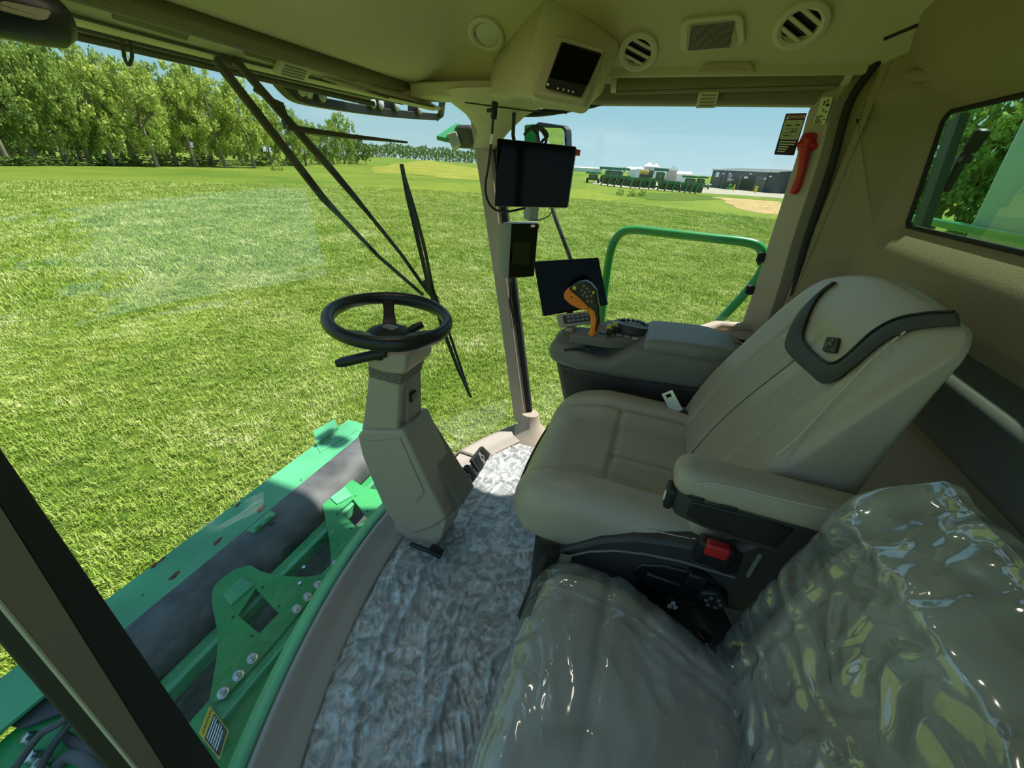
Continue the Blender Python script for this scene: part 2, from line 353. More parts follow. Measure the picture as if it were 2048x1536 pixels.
# front header panel, between shade roller and glass
def hy(x, y0): return y0 - .30 * max(0, x - CXC) ** 2 - .30 * max(0, CXC - x) ** 2
mB, mC, mD = slope(410, 60), slope(410, 101), slope(410, 116)
def header(a, b):
    x = .06 + 1.60 * a
    A = Vector((x, 1.045, CAM.z + slope(410, 40) * 1.045)); B = Vector((x, 1.06, CAM.z + mB * 1.06))
    yC = hy(x, 1.125); C = Vector((x, yC, CAM.z + (mC + .012 * ((x - CXC) / .75) ** 2) * yC + .0)); yD = hy(x, 1.14); D = Vector((x, yD, C.z - .006)); E_ = Vector((x, yD + .03, D.z - .002)); G = Vector((x, yD + .04, 1.6))
    L_ = [A, B, C, D, E_, G]; i = b * 5; k = int(min(4, math.floor(i))); f = i - k; return L_[k].lerp(L_[k + 1], f)
hd_ = struct(grid('trim_4', header, 30, 20, CREAM, smooth=35), 'cream header panel running along the top of the windshield')
def lat(yy, px, py, k=.012): return [Vector((x, hy(x, yy), CAM.z + (slope(px, py) + k * ((x - CXC) / .75) ** 2) * hy(x, yy))) for x in np.linspace(.06, 1.62, 26)]
MB().tube(lat(1.12, 410, 102), .0035, 6).build('header_gap', BLACKP, hd_)
st_ = [[a, b, b + Vector((0, .01, .004)), a + Vector((0, .01, .004))] for a, b in zip(lat(1.17, 410, 103), lat(1.19, 410, 114))]
MB().loft(st_).build('outer_strip', VENTM, hd_)
MB().tube(lat(1.26, 410, 119), .006, 6).build('overhang_groove', BLACKP, hd_)
MB().tube(lat(1.40, 410, 131, 0), .010, 6).build('overhang_lip', DARKP, hd_)
# slots in the header panel
def header_pt(px, py): return march(px, py, lambda p: (CAM.z + slope(px, py) * 1e3) * 0 + (1.06 + (1.125 - 1.06) * ((mB - (p.z - CAM.z) / p.y) / (mB - mC)) * (1.0) - .30 * (p.x - CXC) ** 2 * ((mB - (p.z - CAM.z) / p.y) / (mB - mC))) - p.y)
def slot(name, quad, mat, lift=.003, t=.004):
    c = [header_pt(*q) for q in quad]; return slab(name, c, t, mat, hd_, rad=.003, lift=lift)
slot('panel_slot', [(230, 22), (378, 66), (372, 79), (222, 34)], SHADE)
slot('panel_slot', [(483, 97), (612, 133), (610, 144), (490, 108)], SHADE)
slot('panel_slot', [(648, 152), (780, 190), (776, 197), (640, 160)], TAUPE)
slot('map_lamp', [(435, 82), (470, 88), (472, 97), (440, 92)], VENTM, .006, .008)
# ------------------------------------------------------------------ sun shades (rollers)
def roller_shade(name, label, a, b, r, tab_at, tab_w, down):
    t = thing(name, label, 'sunshade', a)
    MB().tube([a, b], r, 16).build('roller_tube', SHADE, t, smooth=40)
    a = Vector(a); b = Vector(b); d = (b - a).normalized(); dn = Vector(down)
    MB().bar(a + dn * (r * 1.25), b + dn * (r * 1.25), .012, .012, dn).build('hem_bar', TAUPE_D, t, bevel=.003)
    for s_, q in ((1, a), (-1, b)): MB().tube([q - d * .012 * s_, q + d * .006 * s_], r * 1.25, 14).build('end_cap', CREAM, t, smooth=40)
    c = a.lerp(b, tab_at) + dn * (r * 1.5); n_ = d.cross(dn).normalized()
    rot = Matrix((d, dn, n_)).transposed(); tb = MB().box(c + dn * .018, (tab_w, .045, .014), rot).build('pull_tab', VENTM, t, bevel=.004)
    for k in range(4): MB().box(c + dn * (.006 + k * .009) + n_ * .008 * (1 if n_.dot(CAM - c) > 0 else -1), (tab_w * .7, .003, .003), rot).build('grip_rib', TAUPE_D, tb)
    return t
y1 = 1.045; z1 = CAM.z + slope(410, 47) * y1
roller_shade('roller_shade', 'dark rolled up sunshade with ribbed tab along the windshield header', (.10, y1, z1), (1.58, y1, z1), .022, .66, .11, Vector((0, .75, -.66)))
pa = P(1232, 166, x=1.63); pb = P(1690, 150, x=1.63)
roller_shade('roller_shade', 'rolled up sunshade above the door window below the speaker', (1.625, pa.y, pa.z), (1.625, pb.y, pb.z), .022, .46, .06, Vector((.3, 0, -.95)))
# valance under the right headliner edge
vq = MB(); v0 = P(1205, 152, x=1.60); v1 = P(1745, 118, x=1.60)
vq.prism([(1.595, v0.y, 1.512), (1.68, v0.y, 1.512), (1.68, v0.y, 1.56), (1.60, v0.y, 1.56)], (0, v1.y - v0.y, 0))
struct(vq.build('trim_5', CREAM, bevel=.006), 'cream ledge above the door window shade')
lp = MB(); a_, b_ = P(1395, 150, x=1.585), P(1515, 128, x=1.585)
lp.prism([(1.585, a_.y, 1.520), (1.585, a_.y - .02, 1.545), (1.585, b_.y + .02, 1.545), (1.585, b_.y, 1.520)], (.02, 0, 0)); lp.build('finger_grip', TAUPE, bpy.data.objects['trim_5'], bevel=.004)
MB().prism([(1.56, 1.02, 1.452), (1.66, .98, 1.452), (1.69, .74, 1.452), (1.69, .45, 1.452), (1.58, .45, 1.452), (1.54, .75, 1.452)], (0, 0, .05)).build('corner_gusset', CREAM, hd_, bevel=.008)
# frame round top of right window
MB().prism([(1.655, .80, 1.45), (1.72, .80, 1.45), (1.72, .80, 1.52), (1.655, .80, 1.52)], (0, -1.2, 0)).build('window_frame_rail', TAUPE_D, bpy.data.objects['window_2'], bevel=.01)
MB().tube(bez([(1.70, .74, 1.43), (1.70, .55, 1.425), (1.695, .36, 1.45), (1.69, .2, 1.475), (1.69, -.30, 1.475), (1.69, -.355, 1.46), (1.69, -.365, 1.40), (1.69, -.38, 1.0), (1.69, -.40, .75)], 6), .012, 8).build('window_seal', RUBBER, bpy.data.objects['window_2'], smooth=60)

# ------------------------------------------------------------------ posts
# right front post: cream inner face + black rubber outer edge, cone at the top, foot at the bottom
pt = MB(); rings = []; rings2 = []
for i in range(13):
    z = .06 + 1.34 * i / 12; c = Vector((1.635, glass_y(1.645, z) - .03, z)); wd = .030 + .004 * abs(i - 6) / 6
    rings.append([c + Vector((-.022, -.02, 0)), c + Vector((.012, -.028, 0)), c + Vector((.022, wd, 0)), c + Vector((-.028, wd + .006, 0))])
    rings2.append([c + Vector((.006, -.052, 0)), c + Vector((.035, -.052, 0)), c + Vector((.04, .02, 0)), c + Vector((.006, -.01, 0))])
post = struct(pt.loft(rings).build('trim_6', TAUPE, bevel=.006), 'slim slanting corner post between windshield and door')
MB().loft(rings2).build('post_seal', RUBBER, post, bevel=.004)
# cone fairing at top of the post
def cone_ring(z, l, r, f, b, cx_, cy_):
    return [Vector((cx_ + (r if math.cos(t) > 0 else l) * math.cos(t), cy_ + (f if math.sin(t) > 0 else b) * math.sin(t), z)) for t in [2 * math.pi * k / 24 for k in range(24)]]
cn = MB().loft([cone_ring(1.30, .04, .03, .045, .045, 1.635, glass_y(1.645, 1.3) - .02), cone_ring(1.36, .05, .035, .065, .065, 1.63, .70), cone_ring(1.41, .07, .045, .11, .13, 1.625, .70), cone_ring(1.445, .10, .05, .17, .22, 1.62, .70), cone_ring(1.475, .12, .05, .20, .28, 1.62, .70)], True)
cn.build('post_cone', CREAM, post, smooth=60)
ft = MB().loft([cone_ring(-.01, .11, .06, .13, .16, 1.625, .44), cone_ring(.02, .085, .05, .10, .11, 1.625, .44), cone_ring(.055, .05, .045, .055, .06, 1.63, .455), cone_ring(.12, .04, .04, .045, .05, 1.635, .462)], True)
ft.build('post_foot', TAUPE, post, smooth=60)
# left front door post (in the near left corner): olive trim, pale edge line, rubber both sides
def strip(quadlist, yoff): pass
def lp_pt(px, py, y): return P(px, py, y=y)
lpst = []
lines = {'a': ((0, 895), (440, 1536)), 'b': ((0, 1010), (330, 1536)), 'c': ((0, 1208), (270, 1536)), 'd': ((0, 1285), (215, 1536))}
def line_pt(k, t, y): (x0, y0), (x1, y1_) = lines[k]; return P(x0 + (x1 - x0) * t, y0 + (y1_ - y0) * t, y=y)
def post_piece(name, k1, y1_, k2, y2_, depth, mat, parent):
    rings = []
    def ext(k, y, z): p0, p1 = line_pt(k, .05, y), line_pt(k, .95, y); f = (z - p0.z) / (p1.z - p0.z); return p0 + (p1 - p0) * f
    for z in (1.56, 1.2, .9, .6, .3, 0, -.08):
        a = ext(k1, y1_, z); b = ext(k2, y2_, z); o_ = Vector((0, depth, 0)); rings.append([a, b, b + o_, a + o_])
    return MB().loft(rings).build(name, mat, parent, bevel=.002)
lpo = struct(post_piece('trim_7', 'b', .56, 'c', .545, .035, TAUPE_D, None), 'dark door post in the near front corner of the cab')
post_piece('post_seal', 'a', .575, 'b', .562, .008, RUBBER, lpo)
post_piece('post_seal', 'c', .55, 'd', .56, .008, RUBBER, lpo)
MB().tube([line_pt('c', t, .546) for t in (-.2, 0, .5, 1, 1.2)], .0022, 6).build('edge_line', STITCH, lpo)
# B post on the far side, with dark seal, and the curved rear corner
e1 = [P(1692, 140, x=1.665), P(1628, 200, x=1.665), P(1592, 320, x=1.665), P(1540, 480, x=1.665), P(1512, 570, x=1.665), P(1480, 660, x=1.665), P(1440, 790, x=1.665)]
e2 = [P(1757, 118, x=1.60), P(1697, 205, x=1.60), P(1662, 330, x=1.60), P(1612, 480, x=1.60), P(1588, 570, x=1.60), P(1560, 660, x=1.60), P(1510, 800, x=1.60)]
eM = [a.lerp(b, .62) + Vector((-.012, 0, 0)) for a, b in zip(e1, e2)]
def poly_strip(name, A, B, mat, parent=None, push=(.006, 0, 0), bevel=.002):
    rings = [[a, b, b + Vector(push), a + Vector(push)] for a, b in zip(A, B)]
    return MB().loft(rings).build(name, mat, parent, bevel=bevel)
e1 = bez(e1, 4); e2 = bez(e2, 4); eM = bez(eM, 4)
bp_ = struct(poly_strip('trim_8', e1, eM, TAUPE, None), 'taupe post between the door window and the rear wall')
poly_strip('post_return', eM, [p + Vector((.012, .002, 0)) for p in e2], TAUPE_D, bp_)
MB().tube([p + Vector((.004, -.004, 0)) for p in e2], .011, 8).build('post_seal', RUBBER, bp_, smooth=60)
# knuckles on the window edge
for q in ((1523, 515), (1500, 580)): rbox('hinge_cover', P(*q, x=1.672), (.02, .03, .035), .008, RUBBER, bp_)

# rear wall with recessed window
YW, YG = -.575, -.625
wl = P(1815, 452, y=YG); wt = P(1890, 243, y=YG)
def rr(x0, x1, z0, z1, r, y, skew, n=10):
    """rounded quad, first edge leaning by skew (x grows with z on the far side)"""
    cs = [(x1, z0, -90), (x1 + skew, z1, 0), (x0 + .0, z1, 90), (x0, z0, 180)]; pts = []
    for (cx_, cz_, a0) in cs:
        ox = cx_ - r if cx_ > (x0 + x1) / 2 else cx_ + r; oz = cz_ - r if cz_ == z1 else cz_ + r
        for k in range(n + 1):
            t = math.radians(a0 + 90 * k / n); pts.append(Vector((ox + r * math.cos(t), y, oz + r * math.sin(t))))
    return pts
SK = wt.x - wl.x
X0 = .74
rin = rr(X0, wl.x, wl.z, wt.z + .02, .02, YG, SK)
rmid = rr(X0 - .03, wl.x + .045, wl.z - .045, wt.z + .05, .05, YW - .012, SK)
rmid2 = rr(X0 - .05, wl.x + .065, wl.z - .075, wt.z + .07, .06, YW, SK)
def to_rect(ring, x0, x1, z0, z1, y):
    c = sum(ring, Vector()) / len(ring); out_ = []
    for p in ring:
        d = p - c; s_ = min(((x1 - c.x) / d.x if d.x > 0 else (x0 - c.x) / d.x) if abs(d.x) > 1e-6 else 9e9, ((z1 - c.z) / d.z if d.z > 0 else (z0 - c.z) / d.z) if abs(d.z) > 1e-6 else 9e9)
        out_.append(Vector((c.x + d.x * s_, y, c.z + d.z * s_)))
    for cx_ in (x0, x1):
        for cz_ in (z0, z1): k = min(range(len(out_)), key=lambda i: (out_[i].x - cx_) ** 2 + (out_[i].z - cz_) ** 2); out_[k] = Vector((cx_, y, cz_))
    return out_
rout = to_rect(rmid2, .06, 1.60, .84, 1.62, YW)
# bend the far end of the wall round to the post
def bend(p):
    q = Vector(p)
    if q.x > 1.52: q.y += .13 * smooth01((q.x - 1.52) / .09) ** 1.3
    return q
wr = MB().loft([[bend(p) for p in rout], [bend(a.lerp(b, .5)) for a, b in zip(rout, rmid2)], [bend(p) for p in rmid2], rmid, rin], cap=False)
wall = struct(wr.build('wall_rear', WALLM, smooth=45), 'olive brown padded rear wall of the cab')
struct(MB().add(rin, [tuple(range(len(rin)))]).build('window_3', RGLASS), 'tinted green rear window behind the driver seat')
MB().tube([p + Vector((0, .004, 0)) for p in rin + rin[:1]], .006, 6).build('window_seal', RUBBER, bpy.data.objects['window_3'], smooth=60)
# ribs across the upper wall
MB().tube([(.1, YW + .004, 1.50), (1.5, YW + .004, 1.50), (1.58, YW + .06, 1.505)], .018, 10).build('wall_rib', WALLM, wall, smooth=60)
# seam between ceiling and rear wall
MB().tube([on_ceil(*q) for q in ((1768, 78), (1800, 64), (1840, 48), (1880, 34), (1920, 18), (1970, -2), (2040, -30))], .005, 6).build('ceiling_seam', RUBBER, wall)
# corner closing piece between wall and post
def corner(a, b):
    z = .2 + 1.42 * b; i = b
    k = min(len(e2) - 1, max(0, int((1.62 - z) / 1.42 * (len(e2) - 1))))
    top = e2[0].z; 
    zz = [p.z for p in e2]; q = None
    for j in range(len(e2) - 1):
        if zz[j] >= z >= zz[j + 1]: f = (zz[j] - z) / (zz[j] - zz[j + 1] + 1e-9); q = e2[j].lerp(e2[j + 1], f); break
    if q is None: q = e2[0] if z > zz[0] else e2[-1]
    q = Vector((q.x + .012, q.y - .004, z)); s_ = bend(Vector((1.59, YW, z))) if z > .83 else Vector((1.60, YW - .01, z))
    return q.lerp(s_, a) + Vector((.012 * math.sin(math.pi * a), 0, 0))
grid('wall_corner', corner, 6, 30, WALLM, wall)
# lower rear wall: ledge + lower panel
lz = P(1905, 765, y=-.53).z
led = MB().prism([(.06, YW - .02, lz + .03), (.06, YW + .01, lz + .03), (.06, YW + .055, lz - .0), (.06, YW + .055, lz - .09), (.06, YW + .02, lz - .12), (.06, YW - .02, lz - .12)], (1.54, 0, 0))
led.build('wall_ledge', M('ledge_plastic', (.12, .118, .115), .6, bump=.1, bscale=400), wall, bevel=.012, seg=3)
MB().box((.83, YW - .02, lz / 2 - .02), (1.56, .04, lz + .02)).build('lower_panel', WALL_LOW, wall)
MB().box((.83, YW + .004, .44), (1.50, .012, .008)).build('panel_groove', BLACKP, wall)
# right lower side panel behind the console
def sidep(a, b):
    y = -.12 - .46 * a; zt = .69 + .05 * smooth01(a * 1.6); z = .0 + zt * b; x = 1.66 - .05 * smooth01(a * 2) - .02 * b + (.03 if b > .99 else 0); return Vector((x, y, z))
wrt = struct(grid('wall_right', sidep, 14, 14, TAUPE, thick=.02), 'grey moulded panel below the far door window')
tp = [P(1395, 664, z=.73), P(1440, 650, z=.73), P(1490, 645, z=.74), P(1530, 651, z=.745), P(1600, 660, z=.75)]
MB().tube([Vector((min(1.66, p.x), p.y, p.z)) for p in bez(tp, 5)], .022, 10).build('armrest_ledge', TAUPE, wrt, smooth=60)
cupc = P(1500, 690, z=.70)
for i, r_ in enumerate((.055, .043, .032)): MB().lathe([(r_, 0), (r_, .006), (r_ - .004, .006), (r_ - .004, 0)], cupc + Vector((0, 0, .012 - .006 * i)), n=24).build('holder_ring', TAUPE_D, wrt, smooth=40)
MB().box(cupc + Vector((.02, -.03, -.01)), (.16, .2, .02)).build('holder_tray', TAUPE, wrt, bevel=.008)
# left doorway: sill, rear post, roof rail (the door itself stands open)
MB().box((.035, -.02, -.03), (.05, 1.2, .06)).build('trim_9', SILLM, bevel=.01); struct(bpy.data.objects['trim_9'], 'door sill under the open doorway')
MB().box((.03, -.60, .80), (.08, .07, 1.66)).build('trim_10', TAUPE_D, bevel=.012); struct(bpy.data.objects['trim_10'], 'rear post of the open doorway')
MB().box((.05, .22, 1.585), (.07, 1.72, .2)).build('trim_11', TAUPE, bevel=.02); struct(bpy.data.objects['trim_11'], 'roof rail above the open doorway')
# floor underside / chassis beneath the cab
struct(MB().box((.87, -.05, -.30), (1.5, 1.1, .40)).build('trim_12', GREEN, bevel=.02), 'green chassis box below the cab floor')

# ================================================================== HEADLINER FITTINGS
def vent(px, py, rpx, label, slats=True, tilt=0):
    p = on_ceil(px, py); n = ceil_n(p); d = (p - CAM).dot(FW); r = rpx * d / F * 1.04
    t = thing('air_vent', label, 'vent', p, 'round air vents in the headliner')
    MB().lathe([(r * .98, -.004), (r, .004), (r * .97, .010), (r * .80, .013), (r * .68, .009), (r * .64, -.002)], p + n * .002, n, 32).build('vent_ring', VENTM, t, smooth=35)
    MB().lathe([(r * .66, 0), (r * .2, .001), (0, .001)], p + n * .001, n, 28).build('vent_throat', BLACKP, t, smooth=30)
    ux = IX - n * IX.dot(n); ux.normalize(); uy = n.cross(ux)
    ca, sa = math.cos(tilt), math.sin(tilt); ux, uy = ux * ca + uy * sa, uy * ca - ux * sa
    if slats:
        for k in (-.42, 0, .42):
            hw = r * .66 * math.sqrt(max(0, 1 - (k / .72) ** 2)); rot = Matrix((ux, uy, n)).transposed() @ Matrix.Rotation(.5, 3, 'X')
            MB().box(p + uy * (k * r) + n * .007, (hw * 2, r * .22, .004), rot).build('louvre', VENTM, t, bevel=.001)
    else:
        MB().lathe([(r * .63, 0), (r * .6, .005), (0, .006)], p + n * .002 + ux * r * .04, n, 28).build('vent_flap', VENTM, t, smooth=30)
    return t
vent(1277, 101, 37, 'round louvred air vent between overhead monitor and speaker grille', True, -.25)
vent(1602, 47, 47, 'round louvred air vent beside the rear end of the speaker grille', True, -.35)
vent(973, 66, 36, 'round closed air vent in the front headliner, flap shut', False)
# fill lamp added in the headliner to brighten the cab interior
dpos = Vector((.80, .62, ceil_z(.80, .62))); dl_ = thing('fill_lamp', 'added oval fill lamp in the middle of the headliner', 'lamp', dpos)
rbox('lamp_rim', dpos + Vector((0, 0, -.004)), (.20, .13, .024), .011, VENTM, dl_)
rbox('lamp_lens', dpos + Vector((0, 0, -.012)), (.16, .09, .018), .008, M('fill_lens', (.9, .88, .8), .4, emit=(1.4, 1.25, 1.0)), dl_)
al = bpy.data.lights.new('fill_light', 'AREA'); al.shape = 'RECTANGLE'; al.size = .15; al.size_y = .08; al.energy = .36; al.color = (1, .90, .72); ao = bpy.data.objects.new('fill_light', al); COL.objects.link(ao); ao.location = dpos + Vector((0, 0, -.026))
# speaker grille
sq = [on_ceil(*q) for q in ((1362, 36), (1487, 22), (1492, 86), (1360, 103))]
ctr, ux, uy, nn = frame_from(sq)
sp = thing('speaker', 'square ribbed speaker grille set in the headliner', 'speaker', ctr)
slab('speaker_bezel', sq, .012, VENTM, sp, rad=.02, lift=.010, bevel=.003)
sq2 = [on_ceil(*q) for q in ((1376, 42), (1470, 33), (1476, 86), (1374, 96))]
slab('speaker_plate', sq2, .004, TAUPE, sp, rad=.012, lift=.013)
c2, ux, uy, nn = frame_from(sq2)
if nn.dot(CAM - c2) < 0: nn = -nn
W2 = (sq2[1] - sq2[0]).length / 2 * .94; H2 = (sq2[0] - sq2[3]).length / 2 * .92
gm = MB(); 
for i in range(26):
    for j in range(17):
        u_ = -W2 + 2 * W2 * (i + .5) / 26; v_ = -H2 + 2 * H2 * (j + .5) / 17
        rr_ = math.hypot(u_, v_ * 1.1); ph = (rr_ / .006) % 1
        gm.box(c2 + ux * u_ + uy * v_ + nn * .014, (W2 / 26 * 1.0, H2 / 17 * 1.0, .002), Matrix((ux, uy, nn)).transposed())
gr = gm.build('grille_perforation', BLACKP, sp); gr['kind'] = 'stuff'

# monitor pod in the front right corner of the headliner
pod_pts = [P(976, 190, x=1.50), P(1037, 188, x=1.385), P(1168, 224, x=1.40), P(1218, 148, x=1.55), P(1240, 90, x=1.52), P(1082, -10, x=1.50), P(1096, -8, x=1.42), Vector((1.62, .70, 1.44)), Vector((1.62, .30, 1.47)), Vector((1.62, .70, 1.62)), Vector((1.62, .25, 1.62)), P(1010, 203, x=1.45), P(1150, 15, x=1.46)]
bm = bmesh.new()
for p in pod_pts: bm.verts.new(p)
bmesh.ops.convex_hull(bm, input=bm.verts); bmesh.ops.dissolve_limit(bm, angle_limit=math.radians(14), verts=bm.verts, edges=bm.edges)
me = bpy.data.meshes.new('pod'); bm.to_mesh(me); bm.free()
pod = link('trim_13', me, CREAM, None, bevel=.012, seg=3); struct(pod, 'cream housing for the overhead monitor in the headliner corner')
MB().tube([P(930, 205, x=1.46), P(1000, 214, x=1.44), P(1060, 222, x=1.43), P(1134, 226, x=1.43)], .0025, 6).build('pod_gap', BLACKP, pod)
# overhead monitor
q = [P(1112, 66, x=1.345), P(1213, 97, x=1.365), P(1172, 205, x=1.325), P(1062, 185, x=1.305)]
ctr, ux, uy, nn = frame_from(q)
om = thing('overhead_monitor', 'small camera monitor with button row hung from the headliner corner', 'monitor', ctr)
slab('housing', q, .045, TAUPE, om, rad=.012, bevel=.006)
q2 = [P(1123, 84, x=1.34), P(1204, 108, x=1.36), P(1162, 195, x=1.32), P(1090, 176, x=1.302)]
slab('screen_bezel', q2, .004, BLACKP, om, rad=.005, lift=.003)
q3 = [P(1126, 88, x=1.34), P(1201, 111, x=1.36), P(1175, 172, x=1.33), P(1098, 157, x=1.312)]
slab('screen', q3, .002, SCREEN, om, rad=.004, lift=.0046)
for i, (bx, by) in enumerate(((1096, 169), (1116, 177), (1127, 179), (1137, 182), (1146, 184))):
    c_ = P(bx, by, x=1.305 + i * .003) ; MB().box(c_ + (CAM - c_).normalized() * .008, (.004, .004, .002) if i else (.006, .006, .002), Matrix((ux, uy, nn)).transposed()).build('button', WHITEP, om)
slab('rear_housing', [p + (p - ctr) * .08 for p in q], .05, CREAM, om, rad=.02, lift=-.03, bevel=.008)

# ================================================================== DISPLAYS ON THE CORNER POST
q = [P(994, 276, x=1.50), P(1153, 293, x=1.545), P(1135, 416, x=1.535), P(989, 413, x=1.49)]
ctr, ux, uy, nn = frame_from(q)
d1 = thing('post_display', 'large black touchscreen display clamped high on the corner post', 'display', ctr)
slab('housing', q, .03, TAUPE_D, d1, rad=.006, bevel=.003)
slab('screen', q, .003, SCREEN, d1, rad=.005, inset=.002, lift=.003)
c_ = P(1157, 307, x=1.545); slab('red_tag', [P(1151, 298, x=1.55), P(1161, 300, x=1.55), P(1159, 312, x=1.55), P(1149, 311, x=1.55)], .004, RED, d1, rad=.001)
MB().tube([P(1028, 225, x=1.53), P(1026, 270, x=1.54), P(1040, 340, x=1.57)], .007, 8).build('mount_arm', BLACKP, d1, smooth=50)
MB().tube([P(1040, 340, x=1.57), (1.61, .60, 1.15)], .018, 8).build('mount_clamp', BLACKP, d1, smooth=50)
q = [P(1023, 447, x=1.515), P(1077, 447, x=1.535), P(1068, 553, x=1.53), P(1017, 556, x=1.51)]
ctr, ux, uy, nn = frame_from(q)
d2 = thing('post_display', 'small upright black display in grey box below the large post display', 'display', ctr)
bk = [P(998, 447, x=1.58), P(1014, 447, x=1.52), P(1009, 557, x=1.512), P(997, 543, x=1.58)]
hull = [Vector(p) for p in q + bk] + [p + Vector((.06, .02, 0)) for p in q]
bm = bmesh.new(); [bm.verts.new(p) for p in hull]; bmesh.ops.convex_hull(bm, input=bm.verts); me = bpy.data.meshes.new('h'); bm.to_mesh(me); bm.free(); link('housing', me, GREYC_L, d2, bevel=.004)
slab('screen', q, .003, SCREEN, d2, rad=.004, inset=.001, lift=.004)
slab('screen_reflector', [P(1027, 483, x=1.515), P(1062, 484, x=1.528), P(1058, 530, x=1.526), P(1024, 528, x=1.51)], .001, BLACKG, d2, rad=.001, lift=.006)
slab('label_sticker', [P(1063, 449, x=1.53), P(1071, 449, x=1.532), P(1070, 454, x=1.532), P(1062, 454, x=1.53)], .001, WHITEP, d2, rad=.0005, lift=.006)
slab('red_tag', [P(1074, 449, x=1.535), P(1079, 449, x=1.537), P(1078, 458, x=1.537), P(1074, 458, x=1.535)], .003, RED, d2, rad=.0005, lift=.002)
MB().tube([P(1022, 560, x=1.60), P(1020, 600, x=1.615), P(1030, 650, x=1.62)], .006, 8).build('cable_conduit', BLACKP, d2, smooth=50)
# coax plug and loop cable hanging from the headliner
cb = thing('antenna_cable', 'thin black cable hanging in a loop from a plug in the headliner', 'cable', P(990, 205, x=1.42))
MB().bar(P(990, 203, x=1.42), P(987, 238, x=1.43), .018, .018).build('plug_body', BLACKP, cb, bevel=.003)
MB().bar(P(974, 222, x=1.42), P(988, 218, x=1.42), .01, .01).build('plug_latch', BLACKP, cb, bevel=.002)
MB().tube(bez([P(986, 238, x=1.43), P(983, 280, x=1.43), P(977, 330, x=1.43), P(971, 370, x=1.44), P(975, 400, x=1.46), P(990, 419, x=1.48), P(1015, 423, x=1.50), P(1050, 416, x=1.55)], 6), .0042, 8).build('cable', BLACKP, cb, smooth=60)
MB().tube([P(985, 268, x=1.43), P(982, 288, x=1.43)], .0055, 8).build('cable_label', WHITEP, cb)
for i, pth in enumerate(([(1060, 256), (1085, 258), (1095, 272), (1084, 283)], [(1052, 262), (1072, 252), (1088, 268), (1092, 284)], [(1048, 270), (1062, 258), (1074, 268), (1078, 284)])):
    c = tag(MB().tube(bez([P(a, b, x=1.56 + .01 * i) for a, b in pth] + [P(1080, 300, x=1.575)], 6), .005, 8).build('display_cable', BLACKP, smooth=60), 'black cable looping over the top of the large post display', 'cable', 'cables behind the large post display')

# ================================================================== SAFETY ITEMS ON THE B POST
dq = [P(1572, 227, x=1.683), P(1614, 226, x=1.683), P(1588, 311, x=1.683), P(1548, 309, x=1.683)]
dc = thing('danger_decal', 'red and white danger sticker on the door glass beside the hammer', 'sticker', sum(dq, Vector()) / 4)
def lerpq(q, u, v): return (q[0].lerp(q[1], u)).lerp(q[3].lerp(q[2], u), v)
def sub(q, u0, v0, u1, v1): return [lerpq(q, u0, v0), lerpq(q, u1, v0), lerpq(q, u1, v1), lerpq(q, u0, v1)]
slab('sticker_base', dq, .001, BLACKDEC, dc, rad=.003)
slab('red_header', sub(dq, .03, .02, .97, .15), .0006, DECALR, dc, rad=.0005, lift=.0008)
pic = slab('picture_panel', sub(dq, .05, .16, .95, .62), .0006, DECALW, dc, rad=.0005, lift=.0008)
def put_text(body, q, size, mat, parent, name='lettering', lift=.002, align='CENTER', at=(.5, .5), sx_=1.0):
    c = lerpq(q, *at); ux = (q[1] - q[0]).normalized(); uy = (q[0] - q[3]).normalized(); n = ux.cross(uy).normalized()
    if n.dot(CAM - c) < 0: n = -n
    me = text_mesh(body, size, align); mt = Matrix(((ux.x * sx_, uy.x, n.x, c.x + n.x * lift), (ux.y * sx_, uy.y, n.y, c.y + n.y * lift), (ux.z * sx_, uy.z, n.z, c.z + n.z * lift), (0, 0, 0, 1)))
    me.transform(mt); return link(name, me, mat, parent)
put_text('DANGER', sub(dq, .03, .02, .97, .15), .0125, WHITEP, dc, at=(.55, .5))
tri = sub(dq, .06, .035, .2, .135); MB().add([tri[0].lerp(tri[1], .5) + Vector((-.002, 0, 0)), tri[2] + Vector((-.002, 0, 0)), tri[3] + Vector((-.002, 0, 0))], [(0, 1, 2)]).build('warning_triangle', WHITEP, dc)
for (u0, v0, u1, v1) in ((.15, .27, .42, .30), (.62, .26, .82, .29), (.2, .36, .75, .375), (.18, .52, .45, .54), (.18, .45, .2, .54), (.43, .45, .45, .54), (.18, .45, .45, .465), (.55, .36, .57, .56), (.75, .33, .77, .55), (.45, .42, .7, .44)): slab('pictogram_line', sub(dq, u0, v0, u1, v1), .0004, BLACKPR, dc, rad=.0002, lift=.0016)
for i, (a, b) in enumerate(((.1, .9), (.1, .85), (.1, .6), (.1, .55), (.1, .5))): slab('small_print', sub(dq, a, .66 + i * .06, b, .69 + i * .06), .0004, WHITEP, dc, rad=.0002, lift=.001)
eq = [P(1645, 195, x=1.634), P(1668, 194, x=1.610), P(1651, 249, x=1.610), P(1628, 248, x=1.634)]
ec = thing('exit_decal', 'pale emergency exit sticker on the post above the red hammer', 'sticker', sum(eq, Vector()) / 4)
slab('sticker_base', eq, .0015, DECALW, ec, rad=.002, lift=.004)
for (u0, v0, u1, v1) in ((.12, .68, .62, .71), (.12, .94, .62, .97), (.12, .68, .18, .97), (.56, .68, .62, .75), (.56, .87, .62, .97), (.68, .8, .92, .83), (.3, .74, .42, .78), (.28, .78, .36, .88), (.36, .84, .48, .88), (.25, .88, .32, .94)): slab('exit_pictogram', sub(eq, u0, v0, u1, v1), .0004, BLACKPR, ec, rad=.0001, lift=.0048)
